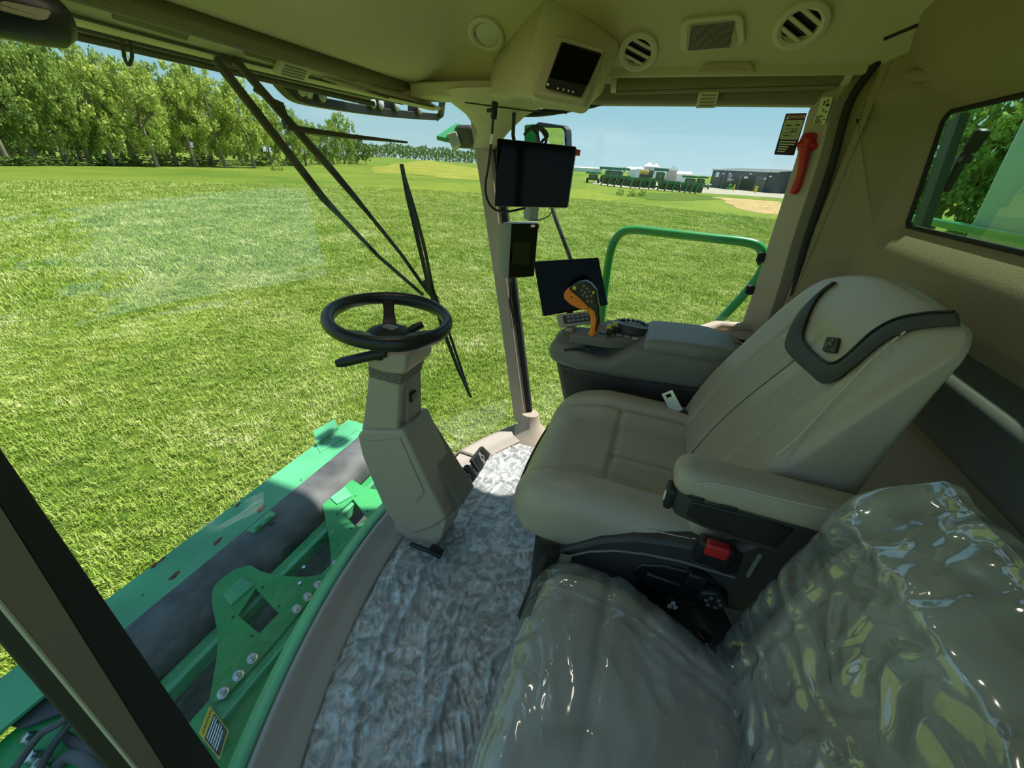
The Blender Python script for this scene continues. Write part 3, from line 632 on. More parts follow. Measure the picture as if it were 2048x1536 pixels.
for (u0, v0, u1, v1) in ((.62, .07, .72, .2), (.6, .24, .9, .33), (.35, .12, .45, .3), (.48, .42, .56, .53), (.7, .5, .85, .57)): slab('hammer_pictogram', sub(eq, u0, v0, u1, v1), .0004, BLACKPR, ec, rad=.0001, lift=.0048)
hm = thing('emergency_hammer', 'red emergency hammer clipped to the post beside the door window', 'hammer', P(1610, 330, x=1.64))
MB().tube(bez([P(1616, 274, x=1.635), P(1610, 300, x=1.632), P(1603, 340, x=1.632), P(1594, 370, x=1.634), P(1585, 388, x=1.636)], 5), [.016, .02, .02, .018, .016, .015, .015, .014, .0135, .013, .0125, .012, .012, .0125, .013, .0135, .0135, .0135, .013, .012, .008], 10).build('hammer_handle', RED, hm, smooth=60)
MB().tube([P(1594, 291, x=1.632), P(1600, 289, x=1.63), P(1625, 291, x=1.63), P(1634, 295, x=1.632)], [.008, .013, .013, .008], 10).build('hammer_head', RED, hm, smooth=60)
rbox('hammer_holder', P(1618, 285, x=1.645), (.03, .05, .05), .01, RED, hm)
# ================================================================== FLOOR POLYTHENE
folds_px = [([(845, 1125), (832, 1180), (800, 1240), (785, 1290)], .010, .011), ([(795, 1165), (800, 1200), (765, 1250), (755, 1300), (735, 1370)], .010, .010),
            ([(1070, 1150), (960, 1172), (860, 1180)], .006, .007), ([(770, 1300), (765, 1340), (745, 1380)], .007, .010), ([(905, 1340), (880, 1420), (850, 1480), (840, 1536)], .010, .011),
            ([(770, 1380), (760, 1420), (735, 1450)], .008, .010), ([(700, 1370), (715, 1410), (705, 1480), (700, 1536)], .009, .011), ([(690, 1260), (740, 1290), (735, 1360), (745, 1380)], .006, .010),
            ([(930, 1180), (900, 1260), (890, 1300), (845, 1370)], .006, .008), ([(1000, 960), (960, 1000), (930, 1050), (935, 1090)], .006, .008), ([(1060, 1100), (980, 1110), (940, 1095)], .006, .009),
            ([(855, 1250), (850, 1320), (845, 1400)], .006, .008), ([(1050, 1270), (985, 1310), (975, 1380)], .006, .008)]
folds = []
for pl, h_, w_ in folds_px: folds.append(([P(a, b, z=.01) for a, b in pl], h_, w_))
FNX, FNY = 300, 210
gx = np.linspace(.05, 1.60, FNX); zf = np.zeros((FNX, FNY)); XX = np.zeros_like(zf); YY = np.zeros_like(zf)
for i, x in enumerate(gx):
    yf = floor_y(x) - .075 - .012 * noise.noise(Vector((x * 9, 2, 0))); ys = np.linspace(-.10, yf, FNY); XX[i, :] = x; YY[i, :] = ys
for pts_, h_, w_ in folds:
    best = np.full(zf.shape, 9.0)
    for a, b in zip(pts_[:-1], pts_[1:]):
        ax, ay, bx, by = a.x, a.y, b.x, b.y; dx, dy = bx - ax, by - ay; tt = np.clip(((XX - ax) * dx + (YY - ay) * dy) / (dx * dx + dy * dy + 1e-9), 0, 1)
        best = np.minimum(best, np.hypot(XX - ax - tt * dx, YY - ay - tt * dy))
    zf = np.maximum(zf, h_ * np.exp(-(best / w_) ** 2))
vs_ = []
for i in range(FNX):
    for j in range(FNY):
        x, y = XX[i, j], YY[i, j]; v = Vector((x * 13 + 2 * noise.noise(Vector((x * 5, y * 5, 3))), y * 20 + 2 * noise.noise(Vector((x * 5, y * 5, 9))), 0))
        n1 = (1 - abs(noise.noise(v))) ** 12; n2 = (1 - abs(noise.noise(v * 1.9 + Vector((5, 1, 2))))) ** 11; n3 = noise.noise(Vector((x * 4, y * 4, 7)))
        z = .003 + .006 * n1 * (.5 + n3) + .0035 * n2 + .002 * n3 + zf[i, j]
        e_ = min(1, (FNY - 1 - j) / 4); vs_.append((x, y, max(.001, z * (.25 + .75 * e_)) - .009))
fs_ = [(i * FNY + j, (i + 1) * FNY + j, (i + 1) * FNY + j + 1, i * FNY + j + 1) for i in range(FNX - 1) for j in range(FNY - 1)]
me = bpy.data.meshes.new('film'); me.from_pydata(vs_, [], fs_)
tag(link('protective_film', me, FILM_F, smooth=180), 'crumpled milky plastic film spread over the cab floor', 'plastic sheet')

# ================================================================== STEERING COLUMN
XN = .795
colt = thing('steering_column', 'taupe steering column with black wheel rising from the floor', 'steering column', (.87, .66, 0))
def hexa(name, q, w, mat, bev=.008, dx=0): return MB().prism([P(a, b, x=XN + dx) for a, b in q], (w, 0, 0)).build(name, mat, colt, bevel=bev, seg=3)
hexa('pedestal', [(713, 872), (722, 862), (806, 862), (860, 975), (893, 1038), (868, 1056), (828, 1070), (790, 1050), (768, 1020), (742, 960), (722, 910)], .15, COLUMN, .012)
hexa('pedestal_foot', [(788, 1045), (795, 1085), (850, 1105), (880, 1085), (893, 1040), (850, 1030)], .14, TAUPE, .006, .012)
hexa('pedestal_side', [(800, 870), (832, 866), (925, 1010), (890, 1042)], .10, TAUPE_D, .006, .07)
face = MB().prism([P(a, b, x=XN - .004) for a, b in [(722, 885), (800, 878), (848, 985), (832, 1005), (790, 985), (745, 950)]], (.004, 0, 0)); face.build('face_panel', COLUMN, colt, bevel=.003)
hexa('upper_shroud', [(737, 738), (800, 752), (796, 862), (722, 862), (728, 820)], .115, COLUMN, .008, .015)
hexa('shroud_side', [(798, 765), (815, 760), (818, 850), (795, 862)], .075, TAUPE_D, .004, .045)
for i in range(5): hexa('bellows_rib', [(735 + i * .8, 735 + i * 4.2), (802 - i * .3, 752 + i * 4.2), (802 - i * .3, 755 + i * 4.2), (735 + i * .8, 738 + i * 4.2)], .126 - .002 * i, TAUPE_D, .002, .008)
hexa('column_head', [(727, 706), (735, 735), (765, 746), (803, 752), (812, 745), (812, 710)], .14, COLUMN, .010, 0)
hexa('column_collar', [(745, 700), (743, 712), (800, 716), (803, 704)], .10, TAUPE_D, .01, .02)
c_ = P(826, 792, x=.86); MB().box(c_, (.03, .012, .03)).build('tilt_switch', BLACKP, colt, bevel=.003)
# stalk
s0 = P(756, 708, x=XN - .005); s1 = P(674, 727, x=XN - .05)
MB().tube([s0 + (s0 - s1) * .2, s0, s0.lerp(s1, .2), s0.lerp(s1, .85), s1], [.015, .015, .0145, .015, .011], 12).build('turn_stalk', BLACKP, colt, smooth=50)
MB().tube([s0.lerp(s1, .05) + Vector((.012, 0, 0)), s0.lerp(s1, -.03)], [.021, .02], 16).build('stalk_boot', RUBBER, colt, smooth=50)
# wheel
WC = P(780, 637, x=.875); ax = Vector((.0, -.10, 1)).normalized(); wa = Vector((1, 0, 0)); wb = ax.cross(wa).normalized(); wa = wb.cross(ax)
wh = bpy.data.objects.new('x', None)
def ringpt(t, r, h=0): return WC + (wa * math.cos(t) + wb * math.sin(t)) * r + ax * h
RW = .164
mb = MB(); N = 72; rings = []
for i in range(N):
    t = 2 * math.pi * i / N; c = ringpt(t, RW); o_ = (c - WC).normalized(); rr_ = .0185 + .0015 * math.cos(3 * t)
    rings.append([c + o_ * rr_ * .9 * math.cos(2 * math.pi * k / 14) + ax * rr_ * 1.1 * math.sin(2 * math.pi * k / 14) for k in range(14)])
rings.append(rings[0]); wheel = mb.loft(rings, cap=False).build('steering_wheel', WHEELM, colt, smooth=180)
for t0 in (.66, .66 + math.radians(128), .66 - math.radians(128)):
    mb = MB(); rr2 = []
    for k in range(7):
        f = k / 6; r_ = .05 + (RW - .05) * f; hw = .022 - .006 * math.sin(math.pi * f) + (.012 if abs(t0 - .66) > .1 else 0) * f; h = -.045 + .045 * f ** .8; c = ringpt(t0, r_, h); tdir = (ringpt(t0 + .01, r_, h) - c).normalized()
        rr2.append([c + tdir * hw + ax * .006, c - tdir * hw + ax * .006, c - tdir * hw - ax * .008, c + tdir * hw - ax * .008])
    mb.loft(rr2).build('spoke', WHEELM, wheel, bevel=.004)
MB().lathe([(.05, -.085), (.078, -.068), (.076, -.055), (.06, -.040), (.032, -.030), (0, -.028)], WC, ax, 28).build('hub', BLACKP, wheel, smooth=50)
hb = [ringpt(a, .02, -.006) for a in (2.6, .55, -.55, -2.6)]
em = slab('hub_emblem', [WC + wa * .016 + wb * .02 - ax * .028, WC + wa * .016 - wb * .02 - ax * .028, WC - wa * .014 - wb * .02 - ax * .028, WC - wa * .014 + wb * .02 - ax * .028], .003, GREYC_L, wheel, rad=.006, lift=.002)
def deer(ctr, ux, uy, n, s, mat, parent):
    """small leaping animal mark: body, neck, legs, antler as thin strokes"""
    S_ = [((-.5, .05), (.15, .2)), ((.15, .2), (.4, .5)), ((.4, .5), (.6, .42)), ((.35, .5), (.15, .75)), ((.42, .52), (.4, .85)), ((-.5, .05), (-.85, -.35)), ((-.4, .02), (-.55, -.5)), ((.1, .15), (.5, -.1)), ((.5, -.1), (.75, .05)), ((.05, .12), (.35, -.25))]
    mb = MB()
    for a, b in S_: mb.bar(ctr + ux * a[0] * s + uy * a[1] * s + n * .001, ctr + ux * b[0] * s + uy * b[1] * s + n * .001, s * .16, .0015, n)
    return mb.build('emblem_mark', mat, parent)
deer(WC - ax * .026, -wb, wa, ax, .013, STEEL, em)
MB().tube([ringpt(-.55, .05, -.055), ringpt(-.6, .075, -.04), ringpt(-.62, .10, -.03)], [.012, .013, .011], 12).build('wheel_knob', BLACKP, colt, smooth=50)
# foot latch at the base
lt = [P(822, 1088, x=.775), P(852, 1100, x=.77), P(880, 1108, x=.77)]
MB().tube(lt, [.008, .009, .008], 8).build('tilt_pedal_arm', BLACKP, colt, smooth=50)
pc = P(872, 1103, x=.765); pb_ = MB().box(pc, (.03, .05, .022), Matrix.Rotation(.25, 3, 'X')).build('tilt_pedal', BLACKP, colt, bevel=.003)
for k in range(5): MB().box(pc + Vector((-.002, -.018 + .009 * k, .012)), (.028, .004, .005), Matrix.Rotation(.25, 3, 'X')).build('pedal_rib', RUBBER, pb_)
# dark grab bar in front of the glass is built with the feeder; brake pedals:
def pedal(name, q, label):
    ctr, ux, uy, nn = frame_from(q)
    if nn.dot(CAM - ctr) < 0: nn = -nn
    t = thing(name, label, 'pedal', ctr, None); pl = slab('pedal_pad', q, .016, RUBBER, t, rad=.004, bevel=.002)
    w_ = (q[1] - q[0]).length; h_ = (q[0] - q[3]).length
    for i in range(9):
        for s_ in (-.38, .38):
            MB().box(ctr + uy * h_ * (-.42 + .105 * i) + ux * w_ * s_ * .75 + nn * .002, (w_ * .28, h_ * .045, .004), Matrix((ux, uy, nn)).transposed()).build('tread', BLACKP, pl)
    MB().lathe([(.016, 0), (.016, .005), (.010, .005), (.010, 0)], ctr + nn * .001, nn, 18).build('pedal_symbol', GREYC, pl, smooth=30)
    for s_ in (-.3, .3): MB().box(ctr + uy * h_ * s_ + nn * .002, (w_ * .16, h_ * .2, .003), Matrix((ux, uy, nn)).transposed()).build('pedal_symbol', GREYC, pl)
    MB().tube([ctr - nn * .01, ctr + Vector((-.02, .10, .02)), ctr + Vector((-.05, .13, -.02))], .009, 8).build('pedal_lever', TAUPE_D, t, smooth=50)
    return t
def pq2(a, b, c, d): return [P(*a, z=.10), P(*b, z=.10), P(*c, z=.04), P(*d, z=.04)]
def pq(pts, x0, dx): return [P(a, b, x=x0 + dx * k) for (a, b), k in zip(pts, (1, 1, 0, 0))]
pedal('brake_pedal', pq2((912, 962), (935, 928), (957, 946), (932, 987)), 'black rubber brake pedal next to the steering column')
pedal('brake_pedal', pq2((943, 921), (965, 892), (982, 908), (959, 944)), 'black rubber brake pedal farther from the steering column')

# ================================================================== DRIVER SEAT
XS = .89
seat = thing('driver_seat', 'taupe leather driver seat with dark headrest band and fold-down armrest', 'seat', (XS, 0, 0))
def groove(d, w=.006): return math.exp(-(d / w) ** 2)
def cush(p):
    x, y, z = p; ux = x / .27; v = (y + .25) / .5
    if z > -.02:
        k = smooth01((z + .02) / .06); b = smooth01((abs(x) - .10) / .10)
        dz = .030 * b * (1 - .25 * smooth01((v - .65) / .35)) - .012 * (1 - b)
        dz -= .055 * max(0, (v - .66) / .34) ** 2
        dz -= .015 * groove(abs(x) - .165, .007) + (.011 * groove(y - .045) + .005 * groove(y + .13) * 0 if abs(x) < .165 else 0)
        if y < .045 and abs(x) < .17: dz -= .010 * groove(x + .03)
        dz += .0015 * noise.noise(Vector((x * 14, y * 14, 1)))
        z = z + dz * k
    wd = 1 + .02 * math.sin(v * math.pi) - .07 * max(0, (v - .8) / .2) ** 2 - .06 * max(0, (.35 - v) / .35)
    x = x * wd
    if y > .15: y += .02 * (1 - ux * ux)
    return Vector((x, y, z))
sc_ = rbox('seat_cushion', (XS, -.04, .525), (.54, .50, .165), .062, LEATHER, seat, n=(70, 60, 5), deform=cush, k=5)
assign(sc_, (LEATHER, LEATHER_P, LEATHER_SIDE), lambda c, n: 1 if n.z > .7 and abs(c.x - XS) < .155 and c.y < 0 and c.x < XS - .06 else 0)
# stitched lower seam on the near flank of the cushion
stp = [P(a, b, x=.622) for a, b in ((1088, 1062), (1098, 1052), (1120, 1043), (1160, 1038), (1220, 1045), (1300, 1060), (1370, 1075), (1400, 1078))]
def stitches(path, parent, r=.0012, on=.006, gap=.004, name='stitching'):
    path = bez(path, 10); mb = MB(); acc = 0; q = [path[0]]
    for a, b in zip(path[:-1], path[1:]):
        acc += (b - a).length; q.append(b)
        if acc > on: mb.tube([q[0], q[-1]], r, 5); acc = -gap; q = [b]
        elif acc < 0: q = [b]
    return mb.build(name, STITCH, parent)
stitches(stp, seat)
# backrest
def yf(x, z):
    t = (z - .58) / .53; u = (x - XS) / .27; y = -.175 - .215 * max(0, t) ** 1.15 - .02 * t
    y += .022 * min(1, abs(u)) ** 2 * (1 - .6 * smooth01((t - .7) / .3)) + .012 * math.exp(-((t - .35) / .25) ** 2)
    if t > .72: y += .012 * smooth01((t - .72) / .1) * (1 - u * u)
    if t < .74: y -= .006 * (groove(x - XS - .02, .006)) + .006 * groove(abs(x - XS) - .15, .006)
    return y
def backr(p):
    x, y, z = p; t = (z + .275) / .55; f = (y + .085) / .17; u = x / .27
    wz = .575 + .525 * t - (.06 if u > 0 else .012) * u * u * smooth01((t - .6) / .4); wx = XS + x * (1 - (.06 if u > 0 else .0) * smooth01((t - .75) / .25) - .05 * smooth01((.3 - t) / .3))
    yb = -.41 - .015 * t + .03 * u * u
    return Vector((wx, yb + (yf(wx, wz) - yb) * f, wz))
bk_ = rbox('backrest', (0, 0, 0), (.54, .17, .55), .04, LEATHER, seat, n=(60, 4, 44), deform=backr, k=5)
assign(bk_, (LEATHER, LEATHER_P, LEATHER_SIDE), lambda c, n: 1 if n.y > .5 and .035 < abs(c.x - XS) < .14 and .60 < c.z < .93 else 0)
def on_back(px, py, off=.004):
    p = march(px, py, lambda q: q.y - yf(q.x, q.z), .3, 2.5); p.x = max(.626, min(1.145, p.x)); return Vector((p.x, yf(p.x, p.z) + off, p.z - .3 * off))
up_ = [(1678, 563), (1652, 584), (1632, 612), (1614, 660), (1617, 685), (1640, 708), (1660, 723), (1680, 724), (1705, 708), (1755, 663), (1805, 636), (1860, 625), (1900, 622), (1922, 622)]
lo_ = [(1668, 566), (1636, 590), (1600, 628), (1577, 680), (1583, 706), (1625, 745), (1648, 764), (1672, 764), (1720, 730), (1782, 680), (1832, 660), (1870, 654), (1905, 650), (1928, 650)]
U = bez([on_back(*q, .006) for q in up_], 4); Lw = bez([on_back(*q, .006) for q in lo_], 4)
def flank(wz, y): t = (wz - .575 + .045) / .525; return backr(Vector((-.274, y, min(.24, t * .55 - .275))))
rings = [[a, a.lerp(b, .5) + Vector((-.001, .003, .002)), b, b + Vector((.012, -.012, -.004)), a + Vector((.012, -.012, -.004))] for a, b in zip(U, Lw)]
bnd = MB().loft(rings).build('headrest_band', BAND, seat, smooth=50)
MB().tube([p + Vector((0, .001, 0)) for p in U], .0022, 6).build('band_piping', BLACKP, bnd, smooth=60)
# band wraps onto the near flank
wv = [P(1953, 625, x=.622), P(1962, 640, x=.628), P(1958, 655, x=.622)]
# emblem on headrest
lg = [on_back(*q, .003) for q in ((1660, 674), (1685, 676), (1677, 706), (1650, 703))]
em2 = slab('headrest_emblem', lg, .006, BAND, seat, rad=.006, bevel=.001, lift=.003)
c_, ux, uy, n_ = frame_from(lg)
if n_.dot(CAM - c_) < 0: n_ = -n_
deer(c_ + n_ * .0035, ux, uy, n_, .013, GREYC, em2)
stitches([on_back(*q, .006) for q in ((1822, 662), (1780, 695), (1740, 732), (1690, 785), (1640, 838), (1600, 880), (1558, 925))], seat, .0016, .007, .004)
MB().tube([Vector((XS + .02, yf(XS + .02, z) + .001, z)) for z in np.linspace(.62, .93, 14)], .0022, 6).build('back_seam', SEAMM, seat)
# black side moulding below the cushion and its controls
XM = .60
mold = [(1112, 1108), (1140, 1098), (1200, 1082), (1265, 1077), (1340, 1086), (1400, 1098), (1455, 1105), (1530, 1085), (1650, 1105), (1720, 1060), (1800, 1150), (1650, 1290), (1520, 1235), (1440, 1215), (1330, 1185), (1250, 1165), (1150, 1130)]
mb = MB().prism([P(a, b, x=XM) for a, b in mold], (.05, 0, 0)); side = mb.build('side_moulding', DARKP, seat, bevel=.008)
MB().tube([P(a, b, x=XM - .001) for a, b in ((1135, 1113), (1180, 1103), (1230, 1101), (1290, 1108), (1360, 1122), (1420, 1140), (1470, 1155))], .003, 6).build('moulding_ridge', GREYC, seat, smooth=60)
MB().prism([P(a, b, x=XM - .006) for a, b in ((1262, 1142), (1285, 1130), (1330, 1132), (1420, 1155), (1455, 1190), (1440, 1215), (1400, 1210), (1330, 1190), (1270, 1165))], (.01, 0, 0)).build('switch_panel', BLACKP, seat, bevel=.004)
for q, sz in (((1327, 1160), (.014, .07, .02)), ((1392, 1158), (.02, .034, .036))): MB().box(P(*q, x=XM - .012), sz).build('seat_switch', BLACKP, seat, bevel=.004)
kc = P(1425, 1190, x=XM - .01); MB().lathe([(.027, 0), (.026, .012), (.022, .016), (.0, .016)], kc, (-1, 0, 0), 20).build('seat_knob', BLACKP, seat, smooth=40)
for k in range(6): a_ = k * math.pi / 3; MB().box(kc + Vector((-.017, .013 * math.cos(a_), .013 * math.sin(a_))), (.003, .006, .006)).build('knob_mark', GREYC, seat)
# buckle
bc = P(1432, 1095, x=XM - .01); rbox('belt_buckle', bc + Vector((0, 0, -.012)), (.03, .065, .06), .01, BLACKP, seat)
rbox('release_button', P(1434, 1099, x=XM - .022), (.02, .040, .030), .006, RED, seat)
MB().prism([P(a, b, x=XM - .002) for a, b in ((1402, 1105), (1410, 1125), (1450, 1150), (1475, 1148), (1487, 1110), (1460, 1092))], (.004, 0, 0)).build('buckle_recess', BLACKP, seat, bevel=.002)
MB().tube([P(1522, 1108, x=XM - .001), P(1508, 1130, x=XM - .001), P(1496, 1152, x=XM - .001)], .004, 6).build('moulding_ridge', GREYC_L, seat)
# near armrest: pad on black box
ra = thing('x', 'x', 'x'); bpy.data.objects.remove(ra)
def armdef(p):
    x, y, z = p; v = (.17 - y) / .34
    z += -.012 * max(0, v - .25) ** 1.5 + .008 * math.sin(v * 2.6); x *= 1 - .15 * max(0, .12 - v) / .12
    return Vector((x, y, z))
pad = rbox('armrest_pad', (.577, -.255, .808), (.072, .305, .056), .024, LEATHER, seat, n=(6, 24, 3), k=5)
stitches([P(a, b - 6, x=.5405) for a, b in ((1392, 974), (1420, 972), (1480, 984), (1560, 1004), (1640, 1022), (1690, 1034))], pad, .0010)
MB().prism([P(a, b, x=.55) for a, b in ((1352, 965), (1345, 985), (1340, 1015), (1348, 1033), (1400, 1057), (1480, 1088), (1560, 1115), (1640, 1125), (1720, 1085), (1700, 1045), (1560, 1025), (1450, 1000), (1380, 990))], (.05, 0, 0)).build('armrest_box', DARKP, seat, bevel=.010, seg=3)
MB().prism([P(a, b, x=.547) for a, b in ((1385, 1003), (1372, 1032), (1400, 1048), (1480, 1078), (1555, 1098), (1590, 1060), (1500, 1032))], (.006, 0, 0)).build('box_side_panel', BLACKP, seat, bevel=.003)
kq = P(1344, 990, x=.56); kb = rbox('rocker_switch', kq + Vector((0, .004, 0)), (.03, .014, .045), .005, BLACKP, seat)
MB().box(kq + Vector((-.004, .012, 0)), (.006, .002, .018)).build('switch_icon', WHITEP, kb)
for q in ((1393, 978), (1458, 998)): MB().box(P(q[0], q[1] + 14, x=.548), (.012, .024, .010)).build('armrest_clip', BLACKP, seat, bevel=.003)
# base under the seat
rbox('seat_base', (.89, -.08, .29), (.46, .46, .30), .03, BLACKP, seat)
rbox('suspension_bellows', (.89, -.08, .09), (.42, .40, .20), .03, RUBBER, seat)
MB().box((.60, -.10, .22), (.03, .30, .05)).build('seat_slide_handle', BLACKP, seat, bevel=.008)
slab('control_label', [P(1335, 1195, x=.585), P(1352, 1198, x=.585), P(1352, 1224, x=.585), P(1330, 1220, x=.585)], .004, BLACKPR, seat, rad=.002)
for q in ((1339, 1213), (1350, 1215), (1346, 1207)): MB().box(P(*q, x=.583), (.002, .008, .010)).build('label_mark', WHITEP, seat)
# belt tongue on the far side of the seat
def belt(name, label, tq, body, x):
    ctr, ux, uy, nn = frame_from(tq)
    if nn.dot(CAM - ctr) < 0: nn = -nn
    t = thing(name, label, 'seat belt', ctr); L0 = (tq[0] - tq[3]).length; w_ = (tq[1] - tq[0]).length
    pl = MB()
    # plate with a square hole: four bars
    hw = w_ / 2
    for (u0, v0, u1, v1) in ((-1, .80, 1, 1), (-1, .50, -.45, .8), (.45, .50, 1, .8), (-1, -.9, 1, .5)):
        a = [ctr + ux * hw * u0 + uy * L0 / 2 * v0, ctr + ux * hw * u1 + uy * L0 / 2 * v0, ctr + ux * hw * u1 + uy * L0 / 2 * v1, ctr + ux * hw * u0 + uy * L0 / 2 * v1]; pl.prism([p + nn * .0012 for p in a], -nn * .0025)
    pl.build('tongue_plate', STEEL_B, t)
    bb = [ctr + uy * (-L0 * .45) + ux * hw * 1.25, ctr - uy * L0 * .45 - ux * hw * 1.25, ctr - uy * L0 * .85 - ux * hw * 1.7, ctr - uy * L0 * .85 + ux * hw * 1.7]
    MB().prism([p + nn * .006 for p in bb], -nn * .014).build('tongue_grip', BLACKP, t, bevel=.004)
    e0 = ctr - uy * L0 * .8; path = [e0] + body
    rings = [[p + ux * hw * 1.15 + nn * .002, p - ux * hw * 1.15 + nn * .002, p - ux * hw * 1.15 - nn * .002, p + ux * hw * 1.15 - nn * .002] for p in bez(path, 4)]
    MB().loft(rings).build('webbing', BELT, t)
    return t
belt('seat_belt', 'seat belt tongue standing between driver seat and console', [P(1324, 788, x=1.10), P(1347, 782, x=1.10), P(1366, 818, x=1.085), P(1342, 830, x=1.085)], [P(1385, 855, x=1.06), P(1420, 880, x=1.03)], 1.1)
belt('seat_belt', 'seat belt tongue lying in the gap beside the wrapped seat', [P(1458, 1342, z=.47), P(1432, 1341, z=.47), P(1420, 1290, z=.46), P(1452, 1282, z=.46)], [P(1436, 1262, z=.45), P(1425, 1240, z=.43)], .5)
gp = P(1428, 1262, z=.44); rbox('buckle_boot', gp, (.09, .07, .05), .016, RUBBER, None, rot=Matrix.Rotation(.4, 3, 'Z')); bpy.data.objects['buckle_boot'].parent = [o for o in bpy.data.objects if o.get('label', '').startswith('seat belt tongue lying')][0]
bpy.data.objects['buckle_boot'].matrix_parent_inverse = Matrix.Translation(-bpy.data.objects['buckle_boot'].parent.location)

# ================================================================== PASSENGER SEAT (wrapped in polythene)
ps = thing('passenger_seat', 'folding passenger seat wrapped in clear plastic by the doorway', 'seat', (.30, -.1, 0))
def pc_def(p):
    x, y, z = p; v = (y + .19) / .38; u = x / .25
    if z > 0: z += .016 * (1 - u * u) - .035 * max(0, v - .7) ** 2 / .09 + .0 - .006 * groove(abs(x) - .17, .008) - .006 * groove(y - .05, .008)
    x = (x + .25) * (1 - .22 * max(0, .55 - v) / .55) - .25
    return Vector((x, y, z))
rbox('seat_cushion', (.31, -.10, .445), (.50, .38, .13), .05, LEATHER_GREY, ps, n=(40, 30, 3), deform=pc_def, k=4)
def pb_def(p, fat=0):
    x, y, z = p; t = (z + .23) / .46; u = x / .24
    wx = .27 + x * (1 - .06 * smooth01((t - .8) / .2)); wz = .49 + .395 * t - .02 * u * u * t; wy = -.328 - .04 * t + y * (1 - .2 * t) + .012 * u * u
    if y > 0: wy -= .004 * groove(abs(x) - .15, .008)
    return Vector((wx, wy, wz))
rbox('backrest', (0, 0, 0), (.47, .11, .46), .045, LEATHER_GREY, ps, n=(34, 3, 30), deform=pb_def, k=4)
def wrink(x, y, z, s):
    v = Vector((x * 10 * s + z * 6, y * 9 * s - z * 7, z * 8 * s)); w_ = Vector((noise.noise(v * .5), noise.noise(v * .5 + Vector((7, 0, 0))), 0)) * 1.5
    return max(0, (1 - abs(noise.noise(v + w_))) - .62) / .38
def cf_def(p):
    q = pc_def(Vector((p.x * .965, p.y * .965, p.z * .95))); q = Vector((q.x / .965, q.y / .965, q.z / .95)); n_ = Vector((p.x, p.y, p.z * 2)).normalized()
    return q + n_ * (.004 + .004 * wrink(p.x + .5 * p.y, p.y * 2.2 - p.x, p.z, 1.3))
rbox('plastic_cover', (.31, -.10, .449), (.525, .405, .15), .056, FILM_S, ps, n=(80, 60, 8), deform=cf_def, k=5)
def bf_def(p):
    q = pb_def(Vector((p.x * .95, p.y * .85, p.z * .95))); c = Vector((.27, -.37, .71)); q = c + (q - c) * 1.05; t = (p.z + .24) / .48; u = p.x / .25
    q.z += .07 * t; q.y = -.372 + (q.y + .372) * (1 - .92 * smooth01((t - .86) / .14))
    pk = smooth01((u - .8) / .2) * smooth01((t - .8) / .2); q.z += .018 * pk
    q += (Vector((0, 1, .25)) if p.y > 0 else Vector((0, -1, 0))) * (.004 + .007 * wrink(p.x * 1.6 + p.z * .8, 0, p.z * 1.2 - p.x, .9))
    return q
rbox('plastic_cover', (0, 0, 0), (.50, .14, .49), .035, FILM_B, ps, n=(80, 3, 80), deform=bf_def, k=4)
rbox('seat_base', (.29, -.12, .19), (.40, .32, .38), .02, DARKP, ps)
a_, b_ = P(1052, 1230, x=.53), P(1103, 1106, x=.575)
MB().bar(a_, b_, .018, .05).build('edge_strip', FELT, ps, bevel=.006)
MB().prism([P(1060, 1225, x=.555), P(1110, 1105, x=.59), P(1140, 1110, x=.59), P(1110, 1180, x=.56)], (0, -.006, 0)).build('base_cover', TAUPE_D, ps)
a_, b_ = P(1100, 1103, x=.60), P(1132, 1118, x=.60); MB().bar(a_, b_, .03, .012).build('latch_rail', BLACKP, ps, bevel=.003)

# ================================================================== RIGHT CONSOLE
con = thing('armrest_console', 'grey control console with lidded armrest beyond the driver seat', 'console', (1.3, 0, 0))
def nosex(p, full): 
    x, y, z = p; v = (.30 - y) / .60
    if v < .30: f = 1 - .45 * ((.30 - v) / .30) ** 2; x = x * f
    return x, y, z, v
def ub(p):
    x, y, z, v = nosex(p, 1); top = smooth01((z + .02) / .05)
    z += (.052 * smooth01((v - .33) / .18) - .008 * (1 - smooth01(v / .15))) * top + .045 * max(0, v - .2) * (1 - top) * .5
    if x < 0 and v < .55: z += -.016 * top * smooth01((-x - .03) / .06) * math.exp(-((v - .32) / .14) ** 2)
    z += .004 * (z > 0) * math.sin(x * 20)
    return Vector((x, y, z))
rbox('console_top', (1.30, 0.0, .685), (.25, .60, .085), .034, GREYC, con, n=(14, 40, 4), deform=ub, k=4)
def lb(p):
    x, y, z, v = nosex(p, 1); t = (z + .1) / .2; y = y - .06 * (1 - t) * smooth01((.6 - v) / .6) ; z += .03 * v; return Vector((x * (.92 - .1 * (1 - t)), y, z))
rbox('console_body', (1.30, -.01, .555), (.24, .57, .20), .03, DARKP, con, n=(8, 24, 6), deform=lb, k=4)
MB().tube([(1.182, .22, .652), (1.177, .05, .655), (1.177, -.28, .685)], .003, 6).build('console_groove', BLACKP, con, smooth=60)
def lid(p):
    x, y, z = p; v = (.14 - y) / .28; z += .012 * math.sin(math.pi * v * .8) - .02 * max(0, v - .7); x *= 1 - .18 * max(0, v - .6) / .4; return Vector((x, y, z))
rbox('console_lid', (1.295, -.150, .772), (.215, .28, .05), .02, GREYC_L, con, n=(10, 20, 2), deform=lid, k=4)
